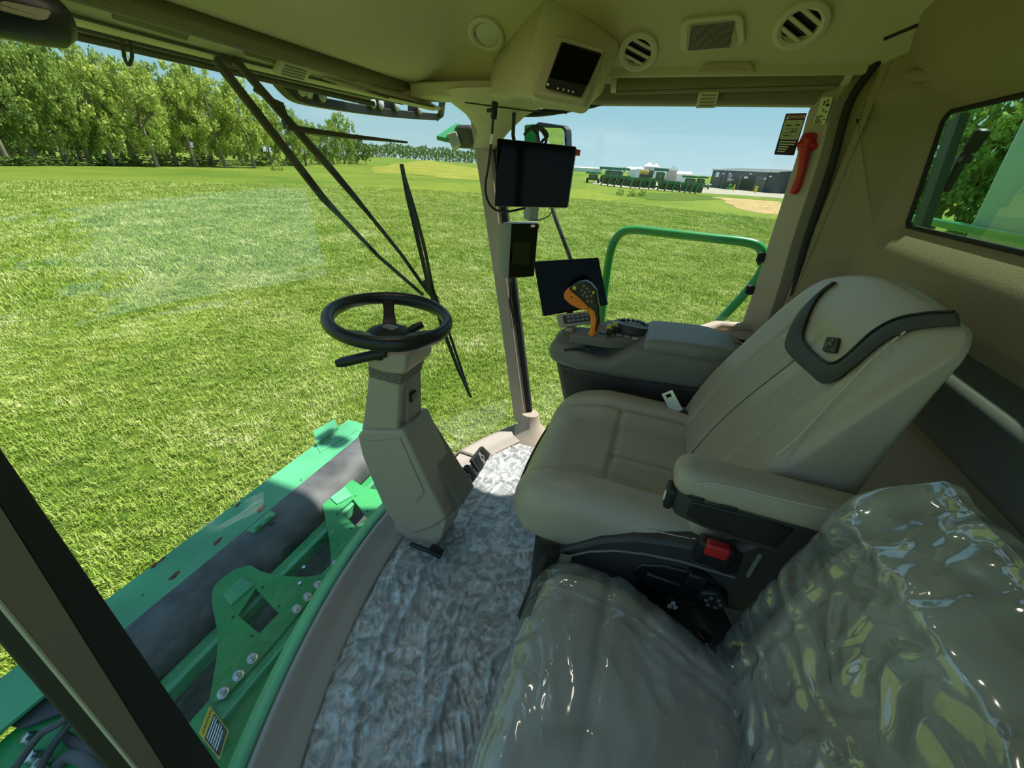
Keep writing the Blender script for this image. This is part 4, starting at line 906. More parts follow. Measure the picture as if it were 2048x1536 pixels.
# raised control deck behind the handle with wheel-like dial, paddles and keys
dk = MB().prism([P(a, b, z=.775) for a, b in ((1140, 668), (1180, 655), (1215, 640), (1285, 640), (1300, 660), (1275, 680), (1215, 680))], (0, 0, -.03)); dk.build('control_deck', GREYC, con, bevel=.004)
wc_ = P(1262, 657, z=.778)
MB().lathe([(.058, -.03), (.064, -.02), (.066, 0), (.062, .012), (.045, .016), (.0, .010)], wc_, (.25, -.05, 1), 32).build('palm_rest', DARKP, con, smooth=40)
for k in range(20):
    a_ = 2 * math.pi * k / 20; MB().box(wc_ + Vector((.055 * math.cos(a_), .055 * math.sin(a_), .012)), (.014, .012, .006), Matrix.Rotation(a_, 3, 'Z')).build('palm_rest_tread', BLACKP, con)
for q in ((1218, 655), (1230, 650)): rbox('paddle_switch', P(*q, z=.80), (.022, .016, .02), .004, YELLOW, con); MB().box(P(q[0] + 2, q[1] + 7, z=.79), (.03, .02, .02)).build('paddle_base', BLACKP, con, bevel=.003)
for i, q in enumerate(((1205, 664), (1222, 668), (1238, 670), (1254, 673), (1270, 677))): MB().box(P(*q, z=.778), (.018, .02, .004)).build('key_pad', (M('key_pink', (.55, .36, .30), .6) if i in (1, 4) else GREYC_L), con, bevel=.001)
MB().tube(bez([P(1128, 700, x=1.20), P(1165, 697, x=1.20), P(1185, 697, x=1.20), P(1212, 703, x=1.20)], 4), .004, 6).build('lever_slot', BLACKP, con)
# keyboard bar below the display
kb = [P(1112, 630, x=1.34), P(1180, 622, x=1.36), P(1184, 648, x=1.35), P(1118, 656, x=1.33)]
kbt = thing('keypad', 'row keypad with white marked buttons below the tilted console display', 'keypad', sum(kb, Vector()) / 4)
slab('keypad_body', kb, .03, TAUPE, kbt, rad=.008, bevel=.004)
slab('keypad_face', sub(kb, .18, .12, .97, .75), .003, BLACKP, kbt, rad=.006, lift=.003)
for i in range(5):
    for j in range(2): slab('key', sub(kb, .30 + .135 * i, .18 + .28 * j, .40 + .135 * i, .34 + .28 * j), .002, GREYC_L, kbt, rad=.001, lift=.005)
MB().bar(P(1140, 652, x=1.36), P(1150, 690, x=1.36), .06, .03).build('keypad_stem', TAUPE, kbt, bevel=.005)
# display on the console
q = [P(1067, 523, x=1.42), P(1197, 515, x=1.47), P(1216, 610, x=1.45), P(1086, 633, x=1.39)]
d3 = thing('console_display', 'tilted black touchscreen display standing behind the orange handle', 'display', sum(q, Vector()) / 4)
slab('housing', q, .022, TAUPE_D, d3, rad=.005, bevel=.002); slab('screen', q, .003, SCREEN, d3, rad=.004, inset=.001, lift=.003)
MB().tube([P(1140, 590, x=1.46), P(1140, 640, x=1.43), P(1150, 680, x=1.38)], .014, 8).build('display_arm', BLACKP, d3, smooth=50)
# multifunction handle: orange grip, black keyed head
XH = 1.215
hn = thing('control_handle', 'orange and black multifunction control handle with keys on the console', 'lever', P(1178, 690, x=XH))
gp_ = [(1180, 676), (1190, 655), (1191, 635), (1184, 618), (1172, 606), (1160, 598)]
MB().tube(bez([P(a, b, x=XH + .004 * i) for i, (a, b) in enumerate(gp_)], 5), [.013] * 5 + [.016] * 5 + [.0165] * 5 + [.016] * 5 + [.014] * 5 + [.011], 14).build('orange_grip', ORANGE, hn, smooth=60)
MB().prism([P(a, b, x=XH - .008) for a, b in ((1133, 579), (1127, 588), (1128, 598), (1140, 609), (1155, 617), (1172, 622), (1178, 614), (1165, 602), (1155, 592), (1145, 585), (1138, 578))], (.035, 0, 0)).build('orange_head', ORANGE, hn, bevel=.008, seg=3)
hdp = [(1137, 577), (1155, 566), (1170, 563), (1180, 568), (1192, 582), (1194, 600), (1198, 618), (1199, 645), (1192, 665), (1188, 660), (1192, 640), (1188, 622), (1178, 615), (1165, 601), (1155, 591), (1145, 584)]
MB().prism([P(a, b, x=XH - .012) for a, b in hdp], (.032, 0, 0)).build('black_head', BLACKP, hn, bevel=.004, seg=2)
for q, s_ in (((1149, 576), .011), ((1187, 585), .008)): rbox('yellow_key', P(*q, x=XH - .014), (.006, s_, s_), .002, YELLOW, hn)
for q in ((1168, 572), (1174, 577), (1164, 580), (1170, 585), (1179, 583), (1166, 590), (1174, 593), (1182, 592), (1176, 602), (1184, 603)): MB().lathe([(.0042, 0), (.004, .003), (0, .0035)], P(*q, x=XH - .012), (-1, 0, .1), 10).build('key', GREYC, hn, smooth=40)
MB().tube([P(1176, 694, x=XH), P(1177, 684, x=XH), P(1180, 676, x=XH)], [.009, .010, .011], 12).build('lever_boot', BLACKP, hn, smooth=50)
MB().tube([P(1174, 698, x=XH), P(1176, 688, x=XH)], [.007, .006], 10).build('lever_shaft', STEEL, hn, smooth=50)
rbox('grip_dimple', P(1143, 594, x=XH - .0085), (.003, .004, .004), .001, BLACKP, hn)
# small amber lamp and bits behind the seat gap
MB().prism([P(a, b, x=1.10) for a, b in ((1400, 838), (1425, 835), (1430, 880), (1412, 870))], (.02, 0, 0)).build('belt_anchor', TAUPE, seat, bevel=.003)
# ================================================================== FEEDER HOUSE IN FRONT OF THE CAB
fh = thing('feeder_house', 'weathered green feeder house with rubber flap in front of the cab', 'machine part', (.87, 1.3, -.6))
yA = P(206, 1204, z=-.30).y; yB = P(244, 1262, z=-.30).y; xr = P(720, 846, z=-.30).x
def xbar(name, prof, x0, x1, mat, parent=fh, bevel=0): return MB().prism([(x0, y, z) for y, z in prof], (x1 - x0, 0, 0)).build(name, mat, parent, bevel=bevel)
ts = xbar('top_shield', [(yA, -.30), (yB, -.30), (yB, -.312), (yA + .01, -.36)], -1.0, xr, GREEN_D)
yC = P(290, 1318, z=-.40).y
fl_prof = [(yB + .02, -.302), (yB - .02, -.298), (yB - .09, -.30), (yB - .15, -.32), (yB - .19, -.36), (yB - .20, -.42), (yB - .17, -.44), (yB + .02, -.40)]
xbar('rubber_flap', fl_prof, P(112, 1402, z=-.31).x, xr + .02, RUBBERB, bevel=.012)
y0 = yB - .21
xbar('side_sheet', [(yB + .01, -.345), (y0 - .35, -.40), (y0 - .35, -.42), (yB + .01, -.365)], -1.0, P(112, 1402, z=-.31).x, GREEN)
xbar('green_channel', [(y0 + .0, -.40), (y0 - .05, -.40), (y0 - .05, -.46), (y0, -.46)], -1.0, 1.6, GREEN, bevel=.006)
xbar('channel_lip', [(y0 - .05, -.385), (y0 - .075, -.385), (y0 - .075, -.45), (y0 - .05, -.45)], -1.0, 1.6, GREEN_D, bevel=.004)
yb0 = P(446, 1386, z=-.42).y
xbar('pit_floor', [(y0 + .3, -.62), (yb0 - .05, -.62), (yb0 - .05, -.64), (y0 + .3, -.64)], -1.0, 1.6, PITM)
for k in range(3): xbar('floor_slat', [(y0 - .12 - .09 * k, -.60), (y0 - .14 - .09 * k, -.60), (y0 - .14 - .09 * k, -.62), (y0 - .12 - .09 * k, -.62)], -1.0, 1.6, PITM)
xbar('lower_beam', [(yb0 + .03, -.425), (yb0 - .06, -.43), (yb0 - .07, -.46), (yb0 - .20, -.50), (yb0 - .20, -.62), (yb0 + .03, -.62)], -1.0, 1.6, GREEN, bevel=.005)
xbar('beam_crease', [(yb0 - .058, -.425), (yb0 - .066, -.425), (yb0 - .066, -.44), (yb0 - .058, -.44)], -.6, 1.6, GREEN_D)
xbar('rear_apron', [(yb0 - .18, -.50), (.35, -.50), (.35, -.53), (yb0 - .18, -.53)], .05, 1.5, PITM)
# lit tab and latch bits on the shield
q = [P(a, b, z=-.27) for a, b in ((626, 862), (668, 838), (676, 852), (632, 886))]; slab('shield_tab', q, .03, GREEN_D, fh, rad=.004, bevel=.004)
slab('tab_flange', [P(a, b, z=-.296) for a, b in ((632, 888), (712, 842), (718, 858), (640, 905))], .01, GREEN_D, fh, rad=.004)
q = [P(a, b, z=-.285) for a, b in ((492, 1060), (540, 1020), (552, 1027), (508, 1064))]; slab('latch_plate', q, .012, GREEN_D, fh, rad=.003, bevel=.002)
for c in ((515, 1052), (535, 1036)): rbox('latch_block', P(*c, z=-.275), (.03, .02, .02), .004, GREEN_D, fh)
MB().tube([P(538, 1052, z=-.27), P(548, 1044, z=-.27)], .006, 8).build('latch_pin', BLACKP, fh)
random.seed(3)
for (a, b, sx_, sy_) in ((350, 1150, 16, 5), (435, 1082, 14, 5), (522, 1016, 11, 6), (310, 1130, 12, 4), (325, 1118, 10, 3), (475, 1010, 8, 3)):
    c = P(a, b, z=-.2985); n = 11; pts_ = [P(a + sx_ * math.cos(t) * (.6 + .5 * random.random()) * .8 - .0, b - .7 * sx_ * math.cos(t) * .8 + sy_ * math.sin(t) * (.6 + .5 * random.random()), z=-.2985) for t in [2 * math.pi * k / n for k in range(n)]]
    MB().prism(pts_, (0, 0, -.002)).build('rust_patch', RUST, ts)
for c in ((640, 940), (602, 960), (285, 1190)): MB().lathe([(.004, 0), (0, .001)], P(*c, z=-.299), (0, 0, 1), 8).build('bolt_hole', BLACKP, ts)
# hook brackets bolted on the lower beam
bl0, bl1 = Vector((446, 1386)), Vector((636, 1170)); bdir = (bl1 - bl0).normalized(); bn = Vector((-bdir.y, bdir.x)); bn = bn if bn.y < 0 else -bn
def BP(a, b, lift=0):
    d = (Vector((a, b)) - bl0).dot(bn); return P(a, b, z=-.415 + .10 * d / 150 + lift)
def plate_holes(name, outer, holes, thick, mat, parent):
    bm = bmesh.new(); es = []
    for lp_ in [outer] + holes:
        vv = [bm.verts.new(p) for p in lp_]; es += [bm.edges.new((vv[i], vv[(i + 1) % len(vv)])) for i in range(len(vv))]
    bmesh.ops.triangle_fill(bm, use_beauty=True, use_dissolve=False, edges=es); bmesh.ops.recalc_face_normals(bm, faces=bm.faces)
    me = bpy.data.meshes.new(name); bm.to_mesh(me); bm.free(); o = link(name, me, mat, parent); md = o.modifiers.new('solid', 'SOLIDIFY'); md.thickness = thick; md.offset = 0; return o
def bracket(outer, hole, lip, bolts, dots):
    out_ = [v for v in bez([BP(*q) for q in outer + outer[:1]], 3)][:-1]
    o = plate_holes('hook_bracket', out_, [[BP(*q) for q in hole]], .012, GREEN, fh)
    slab('hook_lip', [BP(*q, .012) for q in lip], .02, GREEN_D, o, rad=.003, bevel=.003)
    for q in bolts:
        c = BP(*q, .006); n_ = Vector((-.1, -.35, 1)).normalized()
        MB().lathe([(.019, 0), (.018, .004), (.012, .005)], c, n_, 20).build('washer', STEEL, o, smooth=30)
        MB().lathe([(.012, .004), (.012, .013), (.009, .015), (0, .015)], c, n_, 6).build('bolt_head', STEEL, o)
    for q in dots: MB().lathe([(.005, 0), (0, .001)], BP(*q, .0068), (-.1, -.3, 1), 8).build('bolt_hole', BLACKP, o)
bracket([(419, 1402), (425, 1365), (434, 1310), (434, 1260), (424, 1205), (430, 1172), (470, 1140), (500, 1132), (522, 1144), (560, 1152), (610, 1155), (648, 1150), (652, 1160), (600, 1225), (520, 1320), (445, 1398)],
        [(476, 1232), (512, 1178), (558, 1228), (518, 1268)], [(446, 1190), (484, 1153), (510, 1168), (462, 1210)], [(446, 1386), (477, 1351), (505, 1317), (593, 1218), (615, 1194), (636, 1170)], [(466, 1234), (525, 1174), (503, 1272), (558, 1212)])
bracket([(662, 1128), (660, 1090), (652, 1045), (644, 1000), (652, 970), (684, 957), (706, 962), (735, 978), (790, 985), (800, 1000), (730, 1085), (680, 1136)],
        [(680, 1022), (706, 1000), (735, 1036), (712, 1056)], [(660, 995), (690, 972), (704, 992), (674, 1008)], [(671, 1128)], [(675, 1028), (711, 992), (735, 1022), (702, 1057)])
MB().tube([P(684, 1118, z=-.36), P(775, 1020, z=-.36)], .018, 12).build('grab_bar', M('brown_rubber', (.075, .06, .05), .8, var=.3, vscale=40), fh, smooth=50)
for q in ((600, 1168), (608, 1136), (715, 980)): MB().lathe([(.009, 0), (.008, .008), (0, .009)], P(*q, z=-.39), (0, 0, 1), 6).build('small_bolt', STEEL, fh)
# green lip that runs along the outside of the floor sill
def lip(a, b): x = .03 + 1.1 * a; return Vector((x, floor_y(x) + .020 + .055 * b, .025 - .03 * b))
grid('floor_lip', lip, 24, 2, GREEN_D, fh, thick=.006)
slab('end_cap', [P(a, b, z=-.02) for a, b in ((757, 1052), (776, 1035), (780, 1046), (762, 1062))], .03, GREEN_D, fh, rad=.003)
# caution decal
cq = [P(a, b, z=-.42) for a, b in ((420, 1412), (458, 1462), (440, 1521), (398, 1468))]
cdl = thing('caution_decal', 'black and yellow caution sticker on the green beam by the door post', 'sticker', sum(cq, Vector()) / 4)
slab('sticker_base', cq, .002, YELLOWDEC, cdl, rad=.003, lift=.004)
cq2 = [cq[3], cq[0], cq[1], cq[2]]
slab('black_panel', sub(cq2, .05, .27, .95, .96), .001, BLACKDEC, cdl, rad=.001, lift=.0055)
put_text('CAUTION', sub(cq2, .05, .02, .95, .25), (cq2[1] - cq2[0]).length * .19, BLACKPR, cdl, lift=.006, at=(.55, .5))
for i in range(6): slab('small_print', sub(cq2, .12, .33 + .09 * i, .9 - .1 * (i % 3 == 2), .37 + .09 * i), .0006, WHITEP, cdl, rad=.0003, lift=.0065)
# left end: dark guide plate and hoses under the post
slab('guide_plate', [P(a, b, z=-.33) for a, b in ((12, 1448), (88, 1385), (125, 1425), (40, 1456))], .012, RUBBERB, fh, rad=.004, bevel=.002)
for i, pth in enumerate(([(30, 1536), (80, 1470), (128, 1440), (150, 1400)], [(70, 1560), (100, 1500), (140, 1445), (160, 1400)], [(110, 1536), (140, 1512), (180, 1530), (215, 1570)], [(130, 1470), (165, 1500), (200, 1525), (250, 1560)], [(20, 1560), (60, 1530), (95, 1545)])):
    tag(MB().tube(bez([P(a, b, z=-.31 - .02 * i) for a, b in pth], 6), .016 if i in (2, 3) else .010, 10).build('hydraulic_hose', RUBBERB, smooth=60), 'black hydraulic hose curling below the dark door post', 'hose', 'hydraulic hoses below the door post')
for q in ((76, 1515), (92, 1530), (66, 1478)): MB().lathe([(.018, 0), (.02, .01), (.014, .03), (0, .032)], P(*q, z=-.36), (-.3, .2, 1), 12).build('coupling', STEEL, fh, smooth=40)

# ================================================================== WIPERS, LAMPS, MIRRORS, RAIL OUTSIDE
w1 = thing('windshield_wiper', 'long twin arm wiper crossing the windshield with upright blade', 'wiper', on_glass(450, 120, .05))
def gpath(px, off=.04): return [on_glass(a, b, off) for a, b in px]
def flat(name, px, wd, off, mat, par, th=.012):
    p = gpath(px, off); rings = []
    for i, c in enumerate(p):
        d = (p[min(i + 1, len(p) - 1)] - p[max(i - 1, 0)]).normalized(); n_ = Vector((0, 1, -.2)).normalized(); s_ = d.cross(n_).normalized(); n_ = s_.cross(d); w_ = wd[i] / 2
        rings.append([c + s_ * w_ + n_ * th / 2, c - s_ * w_ + n_ * th / 2, c - s_ * w_ - n_ * th / 2, c + s_ * w_ - n_ * th / 2])
    return MB().loft(rings).build(name, mat, par, bevel=.002)
flat('wiper_arm', [(430, 118), (506, 215), (586, 318), (646, 396), (684, 436), (756, 512), (846, 590)], [.022, .023, .023, .022, .012, .010, .010], .05, BLACKP, w1)
flat('wiper_arm', [(468, 118), (512, 168), (580, 246), (662, 338), (710, 395), (736, 426), (802, 508), (854, 582)], [.020, .021, .022, .022, .018, .011, .010, .010], .055, BLACKP, w1)
flat('wiper_blade', [(803, 328), (815, 390), (836, 480), (858, 575), (885, 655), (915, 735), (942, 795)], [.012, .018, .016, .015, .014, .014, .008], .035, BLACKP, w1)
flat('blade_spine', [(808, 350), (832, 430), (850, 500), (866, 580), (893, 650), (920, 730), (940, 790)], [.008, .010, .010, .010, .008, .007, .005], .055, BLACKP, w1)
flat('blade_yoke', [(846, 562), (858, 580), (874, 600)], [.018, .034, .022], .06, BLACKP, w1)
for q in ((440, 112), (466, 116)): MB().tube([on_glass(q[0] - 6, q[1], .07), on_glass(q[0] + 14, q[1] + 8, .07)], .015, 12).build('wiper_pivot', BLACKP, w1, smooth=40)
w2 = thing('windshield_wiper', 'short upper wiper lying level below the light bracket', 'wiper', on_glass(575, 255, .05))
flat('wiper_link', [(508, 178), (535, 196), (560, 207)], [.008, .008, .008], .06, BLACKP, w2)
flat('wiper_arm', [(560, 204), (568, 230), (576, 258)], [.014, .018, .022], .06, BLACKP, w2)
flat('wiper_blade', [(574, 254), (620, 262), (700, 273), (760, 279), (815, 285)], [.016, .015, .013, .009, .005], .045, BLACKP, w2)
flat('blade_spine', [(590, 262), (650, 270), (730, 277), (770, 279)], [.008, .008, .006, .004], .06, BLACKP, w2)
tag(MB().tube(bez([P(232, 38, y=1.2), P(243, 80, y=1.2), P(250, 118, y=1.2), P(258, 130, y=1.2), P(264, 115, y=1.2), P(262, 90, y=1.2), P(256, 50, y=1.2)], 6), .0035, 6).build('loose_wire', BLACKP, smooth=60), 'thin black wire loop dangling from the roof edge', 'wire')
lb_ = thing('roof_light_bar', 'black roof lamp bracket with work lamps beyond the windshield top', 'light bar', P(700, 210, y=1.52))
bars = [P(a, b, y=1.52) for a, b in ((548, 150), (566, 172), (590, 192), (630, 203), (720, 218), (800, 228), (872, 234))]
rings = [[p + Vector((0, -.02, .018)), p + Vector((0, .03, .018)), p + Vector((0, .03, -.018)), p + Vector((0, -.02, -.018))] for p in bez(bars, 4)]
MB().loft(rings).build('bracket_bar', BLACKP, lb_, bevel=.004)
MB().tube([P(872, 236, y=1.52), P(882, 228, y=1.5), P(884, 205, y=1.4)], .02, 8).build('bracket_end', BLACKP, lb_, smooth=50)
for q in ((598, 180), (612, 184), (640, 192), (742, 206), (758, 209), (790, 213), (836, 220)):
    c = P(*q, y=1.50); MB().lathe([(.03, .05), (.032, 0), (.027, -.012), (0, -.014)], c, (0, 1, 0), 18).build('lamp_body', BLACKP, lb_, smooth=40); MB().lathe([(.022, -.014), (.018, -.018), (0, -.02)], c, (0, 1, 0), 16).build('lamp_lens', LENS, lb_, smooth=40)
# dark roof camera / mirror at the front left of the roof
rc = thing('roof_mirror', 'dark rounded mirror housing under the roof front corner by the doorway', 'mirror', P(70, 50, y=1.0))
MB().tube([P(-160, -50, y=1.0), P(-40, 0, y=1.0), P(50, 22, y=1.0), P(105, 38, y=1.0), P(132, 44, y=1.0)], [.04, .042, .042, .038, .025], 14).build('mirror_housing', BLACKP, rc, smooth=60)
MB().tube([P(40, 20, y=1.0), P(60, -30, y=1.05), P(80, -90, y=1.12)], .015, 8).build('mirror_bracket', BLACKP, rc, smooth=50)
slab('mirror_pad', [P(0, 0, y=.95), P(105, 22, y=.95), P(92, 42, y=.95), P(0, 18, y=.95)], .02, TAUPE, rc, rad=.006, bevel=.003)
# green capped side work lamp outside the corner
wl_ = thing('work_lamp', 'work lamp under a green cap outside the corner post', 'lamp', P(920, 270, x=2.0))
slab('lamp_cap', [P(872, 272, x=2.0), P(912, 246, x=2.15), P(930, 250, x=2.15), P(900, 278, x=2.0)], .02, GREEN, wl_, rad=.005, bevel=.003)
slab('lamp_face', [P(892, 268, x=2.0), P(912, 262, x=2.02), P(922, 288, x=2.02), P(904, 296, x=2.0)], .06, VENTM, wl_, rad=.006, bevel=.004)
rbox('lamp_body', P(935, 274, x=2.08), (.1, .12, .10), .03, DARKP, wl_)
MB().tube([P(958, 283, x=2.0), P(966, 297, x=2.0), P(974, 320, x=2.0)], .003, 6).build('lamp_lead', BLACKP, wl_)
mr_ = thing('side_mirror', 'tall exterior side mirror reflecting sky behind the post display', 'mirror', P(1105, 268, x=2.5))
slab('mirror_frame', [P(1070, 243, x=2.5), P(1132, 252, x=2.4), P(1134, 330, x=2.4), P(1068, 325, x=2.5)], .05, BLACKP, mr_, rad=.03, bevel=.006)
slab('mirror_face', [P(1080, 250, x=2.49), P(1129, 257, x=2.4), P(1131, 326, x=2.4), P(1078, 320, x=2.49)], .004, MIRROR, mr_, rad=.02, lift=.006)
slab('mirror_back', [P(1049, 250, x=2.6), P(1072, 248, x=2.6), P(1074, 300, x=2.6), P(1049, 300, x=2.6)], .04, GREEN_RAIL, mr_, rad=.01)
slab('lower_mirror', [P(1048, 400, x=2.45), P(1062, 402, x=2.4), P(1059, 442, x=2.4), P(1047, 436, x=2.45)], .06, GREYC, mr_, rad=.004)
MB().tube(bez([P(1060, 440, x=2.4), P(1078, 440, x=2.4), P(1097, 432, x=2.4), P(1106, 418, x=2.4)], 5), .004, 6).build('mirror_rim', BLACKP, mr_)
MB().tube([P(1100, 400, x=2.4), P(1112, 440, x=2.35), P(1142, 520, x=2.3), P(1165, 600, x=2.3)], .012, 8).build('mirror_arm', BLACKP, mr_, smooth=50)
# green hand rail outside the door
rl = thing('hand_rail', 'bright green tubular hand rail outside the far door', 'rail', P(1205, 640, x=2.15))
rp_ = bez([P(1196, 720, x=2.15), P(1203, 640, x=2.15), P(1212, 560, x=2.15), P(1222, 500, x=2.15), P(1236, 472, x=2.15), P(1262, 460, x=2.15), P(1330, 466, x=2.15), P(1420, 476, x=2.15), P(1490, 484, x=2.15), P(1518, 494, x=2.15), P(1528, 515, x=2.15), P(1524, 540, x=2.15), P(1500, 575, x=2.15), P(1450, 630, x=2.15), P(1408, 672, x=2.15), P(1370, 720, x=2.15)], 6)
MB().tube(rp_, .021, 14).build('rail_tube', GREEN_RAIL, rl, smooth=180)
rbox('rail_bracket', P(1528, 520, x=2.15), (.03, .05, .05), .01, BLACKP, rl)
# deck outside the far door, below the rail, and bodies added as a guess to fill the rear window view
gt = thing('rear_body', 'guessed pale rounded body filling the rear window view', 'machine part', (.9, -1.6, 0))
tk = P(1925, 470, y=-1.15); tk2 = P(2040, 225, y=-1.15)
MB().loft([[Vector((x_ + (tk2.x - tk.x) * f, y_, z_)) for x_, y_ in ((tk.x, -1.15), (tk.x + .05, -1.3), (tk.x, -2.5), (-.2, -2.5), (-.2, -1.15))] for f, z_ in ((-.8, -.2), (0, tk.z), (.55, tk.z + .25), (.85, tk.z + .42), (.6, 2.4))]).build('rear_shell', M('pale_shell', (.42, .55, .40), .4, var=.1, vscale=3), gt, bevel=.04, seg=3)
MB().box((1.2, -2.6, 1.0), (4.6, .1, 3.4)).build('green_panel', M('panel_green', (.17, .30, .12), .5, var=.25, vscale=2), gt, bevel=.02)
MB().box((1.2, -1.12, tk.z + .03), (3.0, .04, .03)).build('rear_rail', GREEN_RAIL, gt, bevel=.005)
rb = thing('window_latch', 'black latch arm outside the rear window', 'latch', P(1915, 320, y=-.70))
MB().bar(P(1968, 258, y=-.70), P(1935, 305, y=-.70), .03, .03, (0, 1, 0)).build('latch_arm', BLACKP, rb, bevel=.008)
MB().bar(P(1935, 300, y=-.70), P(1888, 385, y=-.70), .022, .022, (0, 1, 0)).build('latch_lever', BLACKP, rb, bevel=.008)
MB().bar(P(1900, 325, y=-.70), P(1938, 318, y=-.70), .02, .02, (0, 1, 0)).build('latch_pivot', BLACKP, rb, bevel=.005)
MB().bar(P(1918, 235, y=-.66), P(1836, 470, y=-.66), .045, .02, (0, 1, 0)).build('frame_post', M('post_dark_green', (.03, .07, .035), .5), rb)
MB().box((1.75, -1.3, .6), (.1, .1, .1)).build('latch_mount', BLACKP, rb) if False else None

# ================================================================== GROUND
G = -2.3
def gh(x, y):
    d = math.hypot(x, y); a = math.degrees(math.atan2(y, x)); m_ = math.exp(-((a - 38) / 14) ** 2)
    return G + 4.0 * smooth01((d - 130) / 260) * m_ + 1.6 * smooth01((d - 160) / 120) * math.exp(-((a - 2) / 16) ** 2) + .03 * noise.noise(Vector((x * .12, y * .12, 0)))
vs_ = []; fs_ = []; rad = [0.5] + list(np.geomspace(1.5, 2600, 70)); NA = 160
for r_ in rad:
    for k in range(NA): t = 2 * math.pi * k / NA; x, y = r_ * math.cos(t), r_ * math.sin(t); vs_.append((x, y, gh(x, y)))
for i in range(len(rad) - 1):
    for k in range(NA): fs_.append((i * NA + k, (i + 1) * NA + k, (i + 1) * NA + (k + 1) % NA, i * NA + (k + 1) % NA))
fs_.append(tuple(range(NA))[::-1])
me = bpy.data.meshes.new('ground'); me.from_pydata(vs_, [], fs_)
def field_mat(name, cols, big=.05, fine=9.0, streak=None):
    m = bpy.data.materials.new(name); m.use_nodes = True; n = m.node_tree; b = n.nodes['Principled BSDF']; b.inputs['Roughness'].default_value = .9; b.inputs['Specular IOR Level'].default_value = .1
    t = n.nodes.new('ShaderNodeTexCoord'); z1_ = n.nodes.new('ShaderNodeTexNoise'); z1_.inputs['Scale'].default_value = big; z1_.inputs['Detail'].default_value = 8; z1_.inputs['Roughness'].default_value = .74
    z2_ = n.nodes.new('ShaderNodeTexNoise'); z2_.inputs['Scale'].default_value = fine; z2_.inputs['Detail'].default_value = 6; z2_.inputs['Roughness'].default_value = .75
    r1 = n.nodes.new('ShaderNodeValToRGB'); r2 = n.nodes.new('ShaderNodeValToRGB'); mix = n.nodes.new('ShaderNodeMixRGB'); mix.blend_type = 'MULTIPLY'; mix.inputs[0].default_value = 1
    r1.color_ramp.elements[0].position = .36; r1.color_ramp.elements[0].color = cols[0] + (1,); r1.color_ramp.elements[1].position = .64; r1.color_ramp.elements[1].color = cols[1] + (1,)
    r2.color_ramp.elements[0].position = .33; r2.color_ramp.elements[0].color = (.45, .5, .4, 1); r2.color_ramp.elements[1].position = .68; r2.color_ramp.elements[1].color = (1.35, 1.3, 1.2, 1)
    bp = n.nodes.new('ShaderNodeBump'); bp.inputs['Strength'].default_value = .7; bp.inputs['Distance'].default_value = .08
    L_ = n.links; L_.new(t.outputs['Object'], z1_.inputs[0]); L_.new(t.outputs['Object'], z2_.inputs[0]); L_.new(z1_.outputs[0], r1.inputs[0]); L_.new(z2_.outputs[0], r2.inputs[0]); L_.new(r1.outputs[0], mix.inputs[1]); L_.new(r2.outputs[0], mix.inputs[2]); L_.new(mix.outputs[0], b.inputs[0]); L_.new(z2_.outputs[0], bp.inputs['Height']); L_.new(bp.outputs[0], b.inputs['Normal'])
    return m
GRASS = field_mat('mown_grass', ((.105, .185, .020), (.215, .275, .045)))
ground = struct(link('ground', me, GRASS, smooth=180), 'wide mown green grass field around the machine')
# long dry grass strips, dirt, gravel yard: thin irregular sheets on the ground
def patch(name, px, mat, label, lift=.03, cat='ground', jit=0, kind='structure', py_off=0):
    pts_ = [P(a, b, z=G) for a, b in px]; n_ = []
    for a, b in zip(pts_, pts_[1:] + pts_[:1]):
        L_ = (b - a).length; k = max(1, int(L_ / 3))
        for i in range(min(k, 40)):
            p = a.lerp(b, i / min(k, 40)); d = p.length; j = jit * d * .02; n_.append(Vector((p.x + j * noise.noise(p * .4), p.y + j * noise.noise(p * .4 + Vector((9, 9, 9))), gh(p.x, p.y) + lift)))
    return struct(MB().prism(n_, (0, 0, -.4)).build(name, mat), label, kind)
DRY = field_mat('dry_grass', ((.20, .25, .03), (.36, .34, .07)), .12, 4)
MOWN = field_mat('cut_strip', ((.17, .24, .025), (.24, .28, .04)), .2, 5)
FARF = field_mat('far_field', ((.09, .22, .02), (.13, .27, .03)), .02, .6)
DIRT = field_mat('bare_dirt', ((.34, .24, .11), (.55, .41, .21)), .6, 3)
GRAVEL = field_mat('gravel', ((.36, .33, .28), (.46, .42, .36)), .3, 4)
ROUGH = field_mat('rough_grass', ((.07, .12, .015), (.12, .18, .025)), .5, 3)
patch('dry_grass_strip', [(745, 336), (860, 330), (985, 336), (985, 362), (900, 358), (820, 348), (745, 346)], DRY, 'yellow dry grass strip before the far field', .04, jit=1)
patch('cut_grass_patch', [(690, 378), (760, 370), (900, 366), (1060, 372), (1190, 384), (1240, 398), (1160, 412), (980, 404), (830, 396), (720, 392)], MOWN, 'paler freshly cut grass beyond the wipers', .02, jit=1)
patch('dirt_patch', [(1432, 394), (1470, 397), (1560, 404), (1575, 408), (1570, 430), (1530, 428), (1490, 420), (1455, 408)], DIRT, 'bare tan dirt with tyre tracks before the gravel yard', .03, jit=1)
patch('gravel_yard', [(1186, 368), (1235, 374), (1320, 381), (1395, 386), (1430, 388), (1480, 391), (1575, 398), (1600, 380), (1540, 374), (1420, 371), (1300, 362), (1200, 358)], GRAVEL, 'pale gravel yard under the parked machines', .05, jit=.5)
patch('rough_grass_band', [(1250, 388), (1330, 386), (1430, 392), (1455, 398), (1380, 402), (1290, 400)], ROUGH, 'dark uncut grass band in front of the gravel yard', .03, jit=1)
